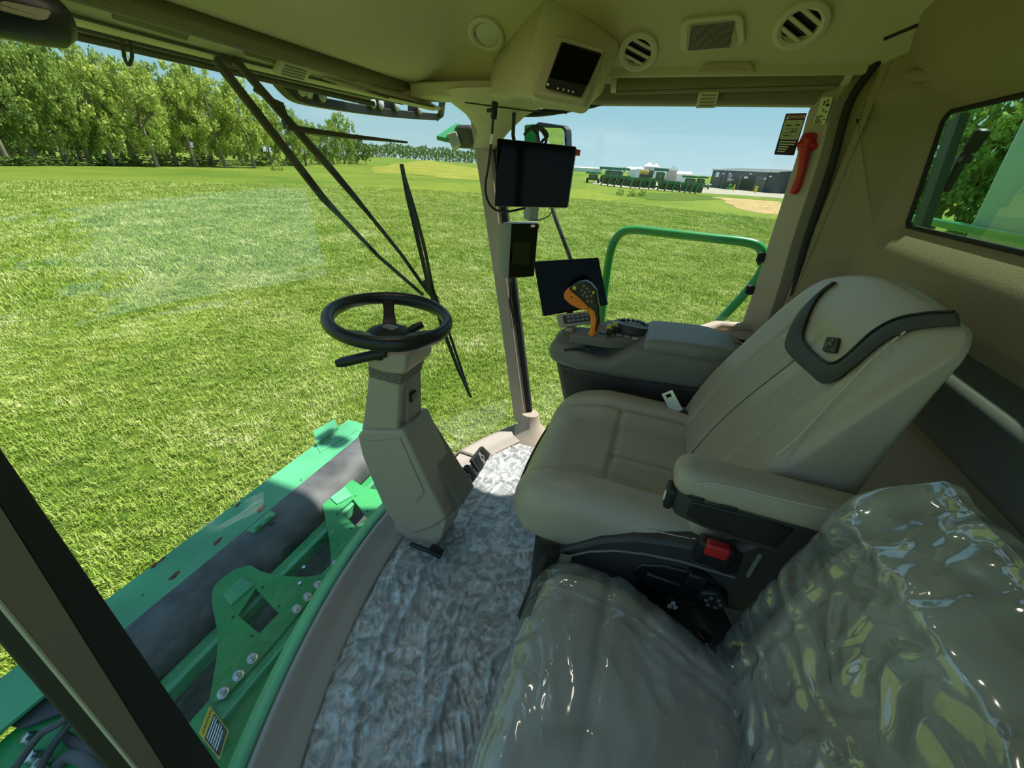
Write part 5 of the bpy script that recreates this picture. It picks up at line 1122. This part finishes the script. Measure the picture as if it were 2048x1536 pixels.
# grass blades near the machine
def tuft_obj(seed, n=16, spread=.10, h=.07):
    r_ = random.Random(seed); mb = MB()
    for i in range(n):
        a = r_.uniform(0, 6.28); d = spread * math.sqrt(r_.random()); bx, by = d * math.cos(a), d * math.sin(a); t = r_.uniform(0, 6.28); hh = h * r_.uniform(.6, 1.25); ln = hh * r_.uniform(.3, 1.1); w_ = r_.uniform(.0035, .006)
        dx, dy = math.cos(t), math.sin(t); px_, py_ = -dy * w_, dx * w_
        p0 = (bx - px_, by - py_, -.01); p1 = (bx + px_, by + py_, -.01); m0 = (bx + dx * ln * .4 - px_ * .8, by + dy * ln * .4 - py_ * .8, hh * .65); m1 = (bx + dx * ln * .4 + px_ * .8, by + dy * ln * .4 + py_ * .8, hh * .65); tp_ = (bx + dx * ln, by + dy * ln, hh * (.95 if ln < hh * .7 else .75))
        mb.add([p0, p1, m1, m0, tp_], [(0, 1, 2, 3), (3, 2, 4)])
    me = bpy.data.meshes.new('tuft'); me.from_pydata(mb.v, [], mb.f); return me
BLADE = bpy.data.materials.new('grass_blade'); BLADE.use_nodes = True; n = BLADE.node_tree; b = n.nodes['Principled BSDF']; b.inputs['Roughness'].default_value = .6; b.inputs['Specular IOR Level'].default_value = .25
oi = n.nodes.new('ShaderNodeObjectInfo'); r1 = n.nodes.new('ShaderNodeValToRGB'); el = r1.color_ramp.elements; el[0].color = (.16, .28, .026, 1); el[1].color = (.90, .86, .52, 1); x_ = el.new(.4); x_.color = (.32, .43, .06, 1); x_ = el.new(.72); x_.color = (.54, .59, .17, 1)
ga = n.nodes.new('ShaderNodeTexCoord'); gp2 = n.nodes.new('ShaderNodeNewGeometry'); zz_ = n.nodes.new('ShaderNodeTexNoise'); zz_.inputs['Scale'].default_value = .5; zz_.inputs['Detail'].default_value = 3; ad = n.nodes.new('ShaderNodeMath'); ad.operation = 'MULTIPLY_ADD'; ad.inputs[1].default_value = .55
mr0 = n.nodes.new('ShaderNodeMapRange'); mr0.inputs[1].default_value = .3; mr0.inputs[2].default_value = .7; mr0.inputs[3].default_value = 0; mr0.inputs[4].default_value = .45
n.links.new(gp2.outputs['Position'], zz_.inputs[0]); n.links.new(zz_.outputs[0], mr0.inputs[0]); n.links.new(oi.outputs['Random'], ad.inputs[0]); n.links.new(mr0.outputs[0], ad.inputs[2]); n.links.new(ad.outputs[0], r1.inputs[0]); n.links.new(r1.outputs[0], b.inputs[0])
b.inputs['Transmission Weight'].default_value = 0
def scatter(name, label, quad, dens, scale, seed, mesh_seed, n_bl, spread, h):
    tme = tuft_obj(mesh_seed, n_bl, spread, h); tme.materials.append(BLADE); tob = bpy.data.objects.new('grass_tuft_source', tme)
    me = bpy.data.meshes.new(name); me.from_pydata([(x, y, G) for x, y in quad], [], [tuple(range(len(quad)))]); o = link(name, me, GRASS)
    ng = bpy.data.node_groups.new(name, 'GeometryNodeTree'); ng.interface.new_socket('Geometry', in_out='INPUT', socket_type='NodeSocketGeometry'); ng.interface.new_socket('Geometry', in_out='OUTPUT', socket_type='NodeSocketGeometry')
    N_ = ng.nodes; gi = N_.new('NodeGroupInput'); go = N_.new('NodeGroupOutput'); dp = N_.new('GeometryNodeDistributePointsOnFaces'); ip = N_.new('GeometryNodeInstanceOnPoints'); ob = N_.new('GeometryNodeObjectInfo'); rv = N_.new('FunctionNodeRandomValue'); rs = N_.new('FunctionNodeRandomValue')
    dp.inputs['Density'].default_value = dens; dp.inputs['Seed'].default_value = seed; ob.inputs[0].default_value = tob
    rv.data_type = 'FLOAT_VECTOR'; rv.inputs[0].default_value = (0, 0, 0); rv.inputs[1].default_value = (0, 0, 6.283)
    rs.data_type = 'FLOAT'; rs.inputs[2].default_value = scale * .7; rs.inputs[3].default_value = scale * 1.3
    K = ng.links; K.new(gi.outputs[0], dp.inputs[0]); K.new(dp.outputs['Points'], ip.inputs['Points']); K.new(ob.outputs['Geometry'], ip.inputs['Instance']); K.new(rv.outputs[0], ip.inputs['Rotation']); K.new(rs.outputs[1], ip.inputs['Scale']); K.new(ip.outputs[0], go.inputs[0])
    md = o.modifiers.new('grass', 'NODES'); md.node_group = ng; struct(o, label, 'stuff'); o['category'] = 'grass'; return o
scatter('grass', 'short bright green grass blades close to the machine', [(1.6, -5), (13, -5), (13, 9), (9, 14), (-1.5, 14), (-1.5, 2.2), (1.6, 2.2)], 110, 1.0, 1, 11, 18, .11, .075)
scatter('grass', 'short green grass blades farther out on the field', [(13, -10), (34, -12), (36, 20), (24, 38), (2, 38), (-3, 14), (9, 14), (13, 9)], 26, 1.6, 2, 12, 18, .15, .06)

scatter('grass', 'short green grass blades in the middle of the field', [(34, -14), (47, -14), (57, 10), (48, 38), (30, 56), (-5, 60), (-6, 38), (24, 38), (36, 20)], 6, 2.6, 3, 13, 20, .15, .05)

# ================================================================== TREES
LEAFM = {}
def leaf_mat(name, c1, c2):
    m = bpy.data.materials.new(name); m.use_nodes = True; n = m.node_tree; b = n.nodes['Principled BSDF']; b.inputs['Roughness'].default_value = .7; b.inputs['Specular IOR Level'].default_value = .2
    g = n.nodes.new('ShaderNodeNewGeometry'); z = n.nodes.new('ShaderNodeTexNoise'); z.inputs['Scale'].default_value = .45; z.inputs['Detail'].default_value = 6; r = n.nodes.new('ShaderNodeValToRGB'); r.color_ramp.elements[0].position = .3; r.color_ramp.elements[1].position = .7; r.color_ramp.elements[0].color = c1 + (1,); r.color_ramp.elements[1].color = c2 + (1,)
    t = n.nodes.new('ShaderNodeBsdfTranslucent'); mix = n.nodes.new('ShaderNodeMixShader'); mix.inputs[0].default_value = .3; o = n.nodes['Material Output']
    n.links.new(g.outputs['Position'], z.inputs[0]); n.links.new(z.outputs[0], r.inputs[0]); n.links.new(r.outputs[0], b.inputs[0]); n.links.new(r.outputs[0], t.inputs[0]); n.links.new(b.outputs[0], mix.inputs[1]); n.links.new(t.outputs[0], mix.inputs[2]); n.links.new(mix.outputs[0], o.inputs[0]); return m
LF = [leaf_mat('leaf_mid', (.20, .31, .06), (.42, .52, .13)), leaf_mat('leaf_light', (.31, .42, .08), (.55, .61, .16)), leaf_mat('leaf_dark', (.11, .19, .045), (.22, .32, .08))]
BARK = M('bark', (.26, .22, .17), .9, var=.4, vscale=3)
def foliage_mesh(seed, n_cl, per, ls, shape):
    """unit crown: radius ~1 wide, from z=0 to 1; clumps of leaf cards"""
    r_ = np.random.default_rng(seed); V = []; 
    cl = []
    while len(cl) < n_cl:
        p = r_.uniform(-1, 1, 3); h = (p[2] + 1) / 2
        R = shape(h) * (1 + .25 * math.sin(3 * math.atan2(p[1], p[0]) + seed) * .6); d = math.hypot(p[0], p[1])
        if d < R and (d > R * .45 or h > .8 or r_.random() < .25): cl.append((p[0], p[1], h))
    cl = np.array(cl); cen = np.repeat(cl, per, 0); n = len(cen)
    off = r_.normal(0, 1, (n, 3)); off /= np.linalg.norm(off, axis=1)[:, None]; off *= (r_.random((n, 1)) ** .4) * np.array([.15, .15, .075]); c = cen + off
    a = r_.normal(0, 1, (n, 3)) ; a /= np.linalg.norm(a, axis=1)[:, None]; b_ = np.cross(a, r_.normal(0, 1, (n, 3))); b_ /= np.linalg.norm(b_, axis=1)[:, None]
    s_ = ls * r_.uniform(.6, 1.3, (n, 1)); sc = np.array([1, 1, .5])
    q = np.stack([c - a * s_ * sc, c + b_ * s_ * .6 * sc, c + a * s_ * sc, c - b_ * s_ * .6 * sc], 1).reshape(-1, 3)
    me = bpy.data.meshes.new('foliage'); me.vertices.add(len(q)); me.vertices.foreach_set('co', q.ravel()); me.loops.add(len(q)); me.loops.foreach_set('vertex_index', np.arange(len(q))); me.polygons.add(n); me.polygons.foreach_set('loop_start', np.arange(n) * 4); me.polygons.foreach_set('loop_total', np.full(n, 4)); me.update(); return me
oval = lambda h: math.sqrt(max(0, 1 - (2 * h - .95) ** 2 / 1.1)) * (.95 if h < .5 else 1.0)
cone_ = lambda h: (1 - h) ** .6 * .9 + .05
bushs = lambda h: math.sqrt(max(0, 1 - h * h))
FOL = [[foliage_mesh(20 + i, 130, 44, .050, oval) for i in range(4)], [foliage_mesh(40 + i, 60, 24, .085, bushs) for i in range(2)], [foliage_mesh(60 + i, 60, 14, .10, oval) for i in range(3)]]
def trunk_mesh(seed, lean=0):
    r_ = random.Random(seed); mb = MB(); top = Vector((r_.uniform(-.1, .1), r_.uniform(-.1, .1), .75)); pts_ = [Vector((0, 0, -.01)), Vector((r_.uniform(-.04, .04), r_.uniform(-.04, .04), .25)), top * .7, top]
    mb.tube(pts_, [.028, .020, .014, .004], 7)
    for k in range(7):
        t = r_.uniform(.2, .6); p = pts_[1].lerp(top, t); a = r_.uniform(0, 6.28); e_ = p + Vector((math.cos(a) * .28, math.sin(a) * .28, r_.uniform(.1, .3))); mb.tube([p, p.lerp(e_, .5) + Vector((0, 0, .02)), e_], [.009, .006, .002], 5)
    return mb.mesh('trunk')
TRK = [trunk_mesh(80 + i) for i in range(4)]
for m_ in TRK: m_.materials.append(BARK)
for fam in FOL:
    for m_ in fam: m_.materials.append(LF[0])
def height_for(base, py):
    lo, hi = 0, 60
    for i in range(40):
        m_ = (lo + hi) / 2
        if proj(base + Vector((0, 0, m_)))[1] > py: lo = m_
        else: hi = m_
    return lo
def tree(px, py, top, wpx, label, group, fam=0, var=0, mat=0, clear=.12, trunk=True, name='tree', depth_y=None, cat='tree', push=0):
    b_ = P(px, py, z=G)
    if push: b_ = Vector((b_.x * (1 + push), b_.y * (1 + push), 0))
    b_.z = gh(b_.x, b_.y); H = max(1.0, height_for(b_, top)) * (1.13 if fam == 0 else 1.04); dist = (b_ - CAM).dot(FW); R = wpx / 2 * dist / F * .8
    t = thing(name, label, cat, b_, group)
    f = bpy.data.objects.new('foliage', FOL[fam][var % len(FOL[fam])]); COL.objects.link(f); f.parent = t; f.location = (0, 0, H * clear); f.scale = (R, R, H * (1 - clear)); f.rotation_euler = (0, 0, px * .37)
    if mat: f.material_slots[0].link = 'OBJECT'; f.material_slots[0].material = LF[mat]
    if trunk: k = bpy.data.objects.new('trunk', TRK[var % 4]); COL.objects.link(k); k.parent = t; k.scale = (H * .85, H * .85, H * 1.0); k.rotation_euler = (0, 0, px)
    return t
BIG = 'leafy trees along the field edge'
for i, (px, py, tp_, wd, m_) in enumerate(((-60, 331, 90, 200, 2), (20, 331, 88, 150, 2), (75, 330, 72, 150, 0), (135, 331, 84, 130, 0), (185, 331, 112, 120, 0), (228, 332, 118, 130, 1), (278, 331, 132, 110, 0), (315, 334, 128, 120, 1), (355, 332, 152, 110, 0), (393, 334, 150, 110, 1), (425, 332, 150, 100, 0), (452, 335, 158, 120, 1), (508, 336, 178, 110, 1), (545, 333, 215, 90, 0))):
    tree(px, py, tp_, wd, 'tall leafy tree with full green crown in the field edge row', BIG, 0, i, m_, .15)
for i, (px, py, tp_, wd) in enumerate(((-30, 322, 100, 160), (50, 322, 95, 150), (110, 322, 100, 150), (165, 322, 118, 140), (250, 322, 138, 130), (335, 322, 158, 120), (480, 323, 190, 110), (420, 323, 165, 110))):
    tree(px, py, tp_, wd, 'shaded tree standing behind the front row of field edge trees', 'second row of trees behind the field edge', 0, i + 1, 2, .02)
for i, (px, py, tp_, wd, m_) in enumerate(((585, 332, 222, 80, 0), (612, 332, 238, 70, 0), (640, 331, 262, 60, 2), (668, 331, 250, 60, 0), (690, 331, 238, 66, 0), (712, 331, 268, 50, 2))):
    tree(px, py, tp_, wd, 'mid distance leafy tree at the far end of the tree row', 'trees at the far end of the row', 0, i + 2, m_, .06)
tree(733, 333, 292, 36, 'small lone tree where the tree row ends by the dry grass', None, 0, 1, 2, .2)
tree(707, 332, 310, 22, 'low round bush under the last trees of the row', None, 1, 0, 0, 0, False, 'bush', cat='bush')
for i in range(24):
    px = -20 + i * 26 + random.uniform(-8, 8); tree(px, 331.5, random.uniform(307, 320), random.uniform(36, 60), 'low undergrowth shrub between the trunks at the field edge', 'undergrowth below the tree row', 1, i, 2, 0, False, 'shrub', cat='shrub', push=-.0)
for i in range(34):
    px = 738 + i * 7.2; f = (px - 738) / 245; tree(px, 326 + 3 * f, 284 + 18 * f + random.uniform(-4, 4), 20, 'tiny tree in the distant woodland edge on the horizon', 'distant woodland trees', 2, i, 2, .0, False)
for i, (px, tp_, wd) in enumerate(((1090, 336, 20), (1100, 338, 16), (1216, 336, 14), (1239, 334, 9), (1247, 334, 9), (1337, 340, 18), (1352, 343, 20), (1364, 343, 18), (1378, 350, 14), (1060, 334, 26), (1150, 338, 20), (1170, 339, 20))):
    tree(px, 347 + (px - 1190) * .055, tp_, wd, 'tiny dark tree on the skyline behind the farm buildings', 'skyline trees behind the farmyard', 2, i, 2, .0, False, push=.6)
tree(555, 342, 326, 30, 'pale tuft of dry tall grass at the tree row end', None, 1, 1, 1, 0, False, 'grass_clump', cat='grass')
for i, (px, py, tp_, wd) in enumerate(((1262, 393, 383, 26), (1240, 391, 384, 22), (1285, 392, 385, 20))): tree(px, py, tp_, wd, 'leafy weed clump in the grass before the parked machines', 'weed clumps before the yard', 1, i, 0, 0, False, 'weed_clump', cat='weeds')

for i, (x, y, H, R) in enumerate(((48, -18, 15, 5), (50, -23, 15, 5.5), (47, -27, 15, 5))):  # trees added so the rear window looks onto green
    t = thing('tree', 'broad tree added to fill the rear window view with green', 'tree', (x, y, gh(x, y)), 'added trees behind the machine'); f = bpy.data.objects.new('foliage', FOL[0][i % 4]); COL.objects.link(f); f.parent = t; f.scale = (R, R, H); f.rotation_euler = (0, 0, i); k = bpy.data.objects.new('trunk', TRK[i % 4]); COL.objects.link(k); k.parent = t; k.scale = (H, H, H)

# ================================================================== FARMYARD
YG1 = M('machine_green', (.02, .16, .05), .45, var=.25, vscale=.8); YDK = M('machine_dark', (.02, .03, .025), .6); YYE = M('machine_yellow', (.62, .45, .03), .5); YTY = M('tyre_rubber', (.02, .02, .02), .85)
SHEET = M('grey_sheet_steel', (.62, .66, .70), .4, metal=.3, var=.1, vscale=.5); WHITER = M('white_roof', (.82, .83, .82), .6); CLAD = M('dark_cladding', (.075, .08, .085), .6, var=.08, vscale=.3); CLADB = M('brown_cladding', (.16, .125, .10), .7); DOORD = M('door_dark', (.02, .022, .025), .5); LAMPW = M('lamp_white', (.9, .9, .88), .5); WINB = M('cab_window', (.05, .09, .10), .1, spec=.8)
RT = IX.copy(); RT.z = 0; RT.normalize()           # sideways as seen from the cab
FWH = Vector((FW.x, FW.y, 0)).normalized()
def gpt(px, py): p = P(px, py, z=G); p.z = gh(p.x, p.y); return p
def loc_frame(px, py, heading=None):
    b_ = gpt(px, py); v = Vector((b_.x, b_.y, 0)).normalized(); s_ = v.cross(Vector((0, 0, 1))); return b_, s_, v
def lbox(mb, b_, s_, v, c, size): rot = Matrix((s_, v, Vector((0, 0, 1)))).transposed(); mb.box(b_ + s_ * c[0] + v * c[1] + Vector((0, 0, c[2])), size, rot); return mb
def lpart(name, t, fr, c, size, mat, bevel=0, parent=None): return lbox(MB(), *fr, c, size).build(name, mat, parent or t, bevel=bevel)
def wheel_at(t, fr, x, y, r, wd, mat=YTY):
    b_, s_, v = fr; c = b_ + s_ * x + v * y + Vector((0, 0, r)); o = MB().lathe([(r * .5, -wd / 2), (r * .95, -wd / 2), (r, -wd * .3), (r, wd * .3), (r * .95, wd / 2), (r * .5, wd / 2)], c, s_, 18).build('tyre', mat, t, smooth=40)
    MB().lathe([(r * .5, -wd * .3), (r * .5, wd * .35), (r * .15, wd * .2), (0, wd * .2)], c, s_, 14).build('wheel_hub', YYE, o, smooth=40)
def header_unit(px0, py0, px1, py1, rows, hgt, label, group):
    a, b_ = gpt(px0, py0), gpt(px1, py1); c = (a + b_) / 2; s_ = (b_ - a); W_ = s_.length; s_.z = 0; s_.normalize(); v = Vector((0, 0, 1)).cross(s_); fr = (c, s_, v)
    t = thing('corn_header', label, 'farm machine', c, group)
    lpart('frame_beam', t, fr, (0, .9, hgt * .72), (W_, .35, hgt * .25), YG1, .03); lpart('back_sheet', t, fr, (0, 1.1, hgt * .45), (W_, .1, hgt * .6), YDK); lpart('auger_trough', t, fr, (0, .55, hgt * .32), (W_, .7, .3), YDK)
    for k in range(rows):
        x = -W_ / 2 + W_ * (k + .5) / rows; rot = Matrix((s_, v, Vector((0, 0, 1)))).transposed()
        sh = [Vector((x - .22, .5, hgt * .75)), Vector((x + .22, .5, hgt * .75)), Vector((x + .30, .2, hgt * .45)), Vector((x + .10, -.4, .1)), Vector((x - .10, -.4, .1)), Vector((x - .30, .2, hgt * .45))]
        MB().prism([c + rot @ p for p in sh], v * .35).build('row_snout', YG1, t, bevel=.04)
        lpart('row_unit', t, fr, (x + W_ / rows * .45, .3, hgt * .38), (W_ / rows * .35, .5, hgt * .5), YDK, .03)
    return t
G1 = 'row of parked crop headers'
header_unit(1197, 370, 1250, 376, 4, 3.0, 'dark four row green header at the open field end of the parked row', None)
header_unit(1252, 377, 1306, 381, 3, 2.8, 'three row green header with solid green panel in the parked row', None)
header_unit(1308, 381, 1352, 385, 3, 2.5, 'green header in the parked row under the white roofed sheds', None)
header_unit(1354, 385, 1396, 389, 4, 2.4, 'green header at the end of the parked row by the gravel drive', None)
def combine(px, py, wd, hgt, label):
    fr = loc_frame(px, py); t = thing('combine_harvester', label, 'harvester', fr[0])
    lpart('body', t, fr, (0, 1.5, hgt * .5), (wd * .6, 4, hgt * .5), YG1, .15); lpart('grain_bin', t, fr, (0, 2, hgt * .88), (wd, 3, hgt * .16), YG1, .1); cb_ = lpart('cab', t, fr, (0, -.8, hgt * .55), (wd * .38, 1.4, hgt * .36), YDK, .1)
    lpart('windscreen', t, fr, (0, -1.52, hgt * .56), (wd * .32, .05, hgt * .28), WINB, 0, cb_); lpart('cab_roof', t, fr, (0, -.8, hgt * .75), (wd * .42, 1.7, hgt * .05), YG1, .05)
    for s_ in (-1, 1): wheel_at(t, fr, s_ * wd * .36, -.2, hgt * .22, wd * .14)
    return t
combine(1225, 366, 9.5, 4.6, 'green combine with wide grain bin behind the parked headers')
combine(1185, 366, 4.5, 3.0, 'smaller green machine at the field end of the parked row')
combine(1316, 373, 4.2, 5.0, 'dark green combine with tall cab in the middle of the yard')
combine(1377, 377, 5.0, 3.4, 'green combine near the dark shed end of the yard')
combine(1398, 376, 4.0, 3.4, 'green combine right beside the dark shed corner')
fr = loc_frame(1284, 371); t = thing('sprayer', 'yellow and dark sprayer with tall tank behind the headers', 'farm machine', fr[0]); lpart('tank', t, fr, (0, 0, 3.6), (2.6, 2, 1.0), YYE, .2); lpart('chassis', t, fr, (0, 0, 2.4), (2.6, 3, 1.2), YDK, .1); lpart('boom', t, fr, (1.2, -.5, 3.2), (.3, .3, 2.4), YDK)
for s_ in (-1, 1): wheel_at(t, fr, s_ * 1.1, 0, 1.0, .4)
fr = loc_frame(1297, 371); t = thing('tractor', 'small dark tractor between the sprayer and tall cab combine', 'tractor', fr[0]); lpart('bonnet', t, fr, (0, -.8, 2.2), (1.0, 2, .9), YG1, .1); lpart('cab', t, fr, (0, .6, 3.1), (1.5, 1.4, 1.6), WINB, .1); lpart('cab_roof', t, fr, (0, .6, 3.95), (1.7, 1.6, .15), YG1, .04); lpart('chassis', t, fr, (0, 0, 1.5), (1.2, 3, .9), YDK, .05)
for s_ in (-1, 1): wheel_at(t, fr, s_ * .9, .7, .95, .45)
def compact(px, py, label):
    fr = loc_frame(px, py); t = thing('tractor', label, 'tractor', fr[0]); lpart('bonnet', t, fr, (.2, -1.1, 1.3), (.9, 1.6, .7), GREEN_RAIL, .15); lpart('chassis', t, fr, (0, 0, .8), (1.0, 2.8, .6), YDK, .05); lpart('sun_roof', t, fr, (0, .4, 2.75), (1.9, 1.7, .12), WHITER, .05); lpart('bucket', t, fr, (.3, -2.2, .4), (1.8, .6, .7), GREEN_RAIL, .08)
    for s_ in (-1, 1): lpart('roll_bar', t, fr, (s_ * .6, .7, 1.9), (.1, .1, 1.7), YDK); wheel_at(t, fr, s_ * .85, .6, .65, .4); wheel_at(t, fr, s_ * .8, -1.1, .45, .3)
compact(1456, 380, 'compact green tractor with white canopy before the dark shed')
fr = loc_frame(1406, 379); t = thing('utility_vehicle', 'low green utility vehicle at the shed corner', 'vehicle', fr[0]); lpart('body', t, fr, (0, 0, .9), (3.2, 1.6, .7), YG1, .15); lpart('hood', t, fr, (1.3, 0, 1.3), (1.2, 1.4, .3), M('pale_green', (.35, .5, .3), .5), .1)
for s_ in (-1, 1): wheel_at(t, fr, s_ * 1.2, -.8, .5, .4)
# grain bins
def grain_bin(px, py, wpx, top_e, top_p, label):
    b_ = gpt(px, py) * 1.0; b_ = Vector((b_.x * 1.45, b_.y * 1.45, 0)); b_.z = gh(b_.x, b_.y); d = (b_ - CAM).dot(FW); r_ = wpx / 2 * d / F; he = height_for(b_, top_e); hp = height_for(b_, top_p); t = thing('grain_bin', label, 'silo', b_)
    MB().lathe([(r_, 0), (r_, he)], b_, (0, 0, 1), 24).build('bin_wall', SHEET, t, smooth=40); MB().lathe([(r_ * 1.06, he - .1), (r_ * 1.06, he), (r_ * .12, hp), (0, hp)], b_, (0, 0, 1), 24).build('bin_roof', WHITER, t, smooth=40)
    for k in range(5): MB().lathe([(r_ * 1.005, he * (k + .5) / 5), (r_ * 1.012, he * (k + .55) / 5), (r_ * 1.005, he * (k + .6) / 5)], b_, (0, 0, 1), 24).build('bin_hoop', SHEET, t)
grain_bin(1289, 378, 19, 333, 325, 'largest round steel grain bin on the skyline behind the yard')
grain_bin(1302, 379, 14, 334, 327, 'second steel grain bin right behind the largest one')
grain_bin(1272, 377, 12, 338, 333, 'low steel grain bin left of the largest one')
def shed(name, label, pa, pb, dep, hw, hr, wall, roof, fasc=WHITER, gable=False, push=1.0):
    a, b_ = gpt(*pa), gpt(*pb)
    if push > 1: m_ = gpt((pa[0] + pb[0]) / 2, (pa[1] + pb[1]) / 2); vv = Vector((m_.x, m_.y, 0)).normalized().cross(Vector((0, 0, 1))); ww = (pb[0] - pa[0]) * (m_ - CAM).dot(FW) / F / 2; a, b_ = m_ - vv * ww, m_ + vv * ww
    a = Vector((a.x * push, a.y * push, 0)); b_ = Vector((b_.x * push, b_.y * push, 0)); a.z = b_.z = min(gh(a.x, a.y), gh(b_.x, b_.y)); s_ = (b_ - a); W_ = s_.length; s_.normalize(); v = Vector((0, 0, 1)).cross(s_); c = (a + b_) / 2; fr = (c, s_, v); t = thing(name, label, 'building', c)
    lpart('wall', t, fr, (0, dep / 2, hw / 2), (W_, dep, hw), wall)
    if gable:
        rot = Matrix((s_, v, Vector((0, 0, 1)))).transposed(); MB().prism([c + rot @ Vector(p) for p in ((-W_ / 2 * 1.08, -.3, hw), (W_ / 2 * 1.08, -.3, hw), (0, -.3, hw + hr))], v * (dep + .6)).build('roof', roof, t)
    else:
        rot = Matrix((s_, v, Vector((0, 0, 1)))).transposed(); MB().prism([c + rot @ Vector(p) for p in ((-W_ / 2 - .3, -.4, hw), (-W_ / 2 - .3, dep / 2, hw + hr), (-W_ / 2 - .3, dep + .4, hw))], s_ * (W_ + .6)).build('roof', roof, t); lpart('fascia', t, fr, (0, -.35, hw), (W_ + .7, .12, .35), fasc)
    return t, fr, W_
hb = lambda px, py, top: height_for(gpt(px, py), top)
H1 = hb(1480, 382, 341)
t, fr, W_ = shed('workshop_building', 'large dark grey workshop with tall open doorway across the gravel', (1417, 376), (1543, 387), 22, H1, .8, CLAD, CLAD)
op = lpart('open_doorway', t, fr, (W_ * .12, -.02, H1 * .38), (W_ * .23, .2, H1 * .76), DOORD); lpart('door_frame', t, fr, (W_ * .0, -.06, H1 * .38), (.3, .2, H1 * .78), M('frame_grey', (.3, .3, .3), .6)); lpart('sliding_door', t, fr, (W_ * .30, -.12, H1 * .38), (W_ * .15, .15, H1 * .76), M('door_grey', (.11, .115, .12), .6)); lpart('side_door', t, fr, (-W_ * .40, -.05, H1 * .42), (W_ * .15, .15, H1 * .8), M('door_grey', (.11, .115, .12), .6)); lpart('corner_seam', t, fr, (-W_ * .28, -.05, H1 * .5), (.2, .12, H1 * .95), M('frame_grey', (.3, .3, .3), .6)); lpart('white_panel', t, fr, (W_ * .07, -.14, H1 * .67), (W_ * .055, .05, H1 * .10), LAMPW); lpart('walk_door', t, fr, (-W_ * .18, -.08, 3.2), (1.6, .1, 2.2), M('frame_grey', (.3, .3, .3), .6)); lpart('wall_sign', t, fr, (-W_ * .40, -.14, H1 * .74), (1.2, .05, 1.4), LAMPW)
for x, z in ((-.19, .83), (.13, .86), (.42, .78), (.36, .66), (-.30, .80)): lpart('wall_lamp', t, fr, (W_ * x, -.2, H1 * z), (.6, .3, .35), LAMPW)
mt = MB(); 
for k in range(6): lbox(mt, *fr, (W_ * .05 + k * .9, 1.0 + .2 * (k % 3), 1.2 + .6 * (k % 2)), (.8, 1.2, 1.6 + .5 * (k % 3)))
H2 = hb(1560, 386, 350)
t2, fr2, W2_ = shed('brown_building', 'lower brown building beside the dark workshop', (1562, 387), (1625, 392), 8, H2, .6, CLADB, CLADB)
lpart('roller_door', t2, fr2, (-W2_ * .1, -.05, H2 * .40), (W2_ * .45, .12, H2 * .8), M('door_brown', (.10, .085, .075), .7)); 
for x in (-.3, -.02): lpart('wall_lamp', t2, fr2, (W2_ * x, -.2, H2 * .72), (.5, .3, .5), LAMPW)
shed('white_shed', 'long low white shed far behind the parked machines', (1252, 366), (1286, 369), 12, 3.4, 1.2, WHITER, WHITER, push=1.5)
shed('gable_barn', 'white gabled barn with dark doors behind the tall cab combine', (1328, 372), (1350, 375), 14, 4.4, 1.8, M('barn_wall', (.45, .40, .38), .7), WHITER, gable=True, push=1.35)
shed('white_shed', 'white shed stretching between the barn and the dark workshop', (1349, 376), (1374, 379), 12, 3.4, 1.0, WHITER, WHITER, push=1.35)
shed('greenhouse_row', 'very long low white building on the far horizon', (1120, 352), (1202, 358), 8, 3.0, .8, M('pale_sheet', (.66, .74, .78), .5), WHITER, push=2.0)
# bollards and white van
for i, (px, py) in enumerate(((1466, 382.5), (1508, 385.5), (1511, 386))):
    b_ = gpt(px, py); tag(MB().lathe([(.22, 0), (.22, 1.5), (.12, 1.7), (0, 1.72)], b_, (0, 0, 1), 12).build('bollard', YYE, smooth=40), 'yellow safety bollard by the workshop doorway', 'bollard', 'yellow bollards at the workshop doors')
b_ = gpt(1504, 383); tag(MB().lathe([(.16, 0), (.16, 3.2), (0, 3.3)], b_, (0, 0, 1), 10).build('marker_post', M('post_orange', (.7, .35, .2), .6), smooth=40), 'tall orange and white marker post beside the workshop doorway', 'post')
a = gpt(1534, 385.5); s_ = Vector((a.x, a.y, 0)).normalized().cross(Vector((0, 0, 1))); v = Vector((0, 0, 1)).cross(s_); fr = (a, s_, v); t = thing('delivery_van', 'white van parked in front of the dark workshop', 'van', a); WV = M('van_white', (.85, .86, .86), .3, coat=.5)
lpart('van_body', t, fr, (.2, 0, 1.35), (4.6, 2.0, 1.3), WV, .2); lpart('van_roof', t, fr, (.5, 0, 2.2), (3.6, 1.8, .5), WV, .2); lpart('van_windows', t, fr, (.5, -.96, 1.95), (3.0, .12, .5), WINB); lpart('windscreen', t, fr, (-1.5, 0, 1.85), (.5, 1.7, .7), WINB, .1); lpart('bumper', t, fr, (-2.15, 0, .7), (.3, 1.9, .35), YDK)
for x in (-1.3, 1.6):
    for y in (-1, 1): c = a + s_ * x + v * y * .95 + Vector((0, 0, .4)); MB().lathe([(.4, -.12), (.4, .12)], c, v, 14).build('tyre', YTY, t, smooth=40)
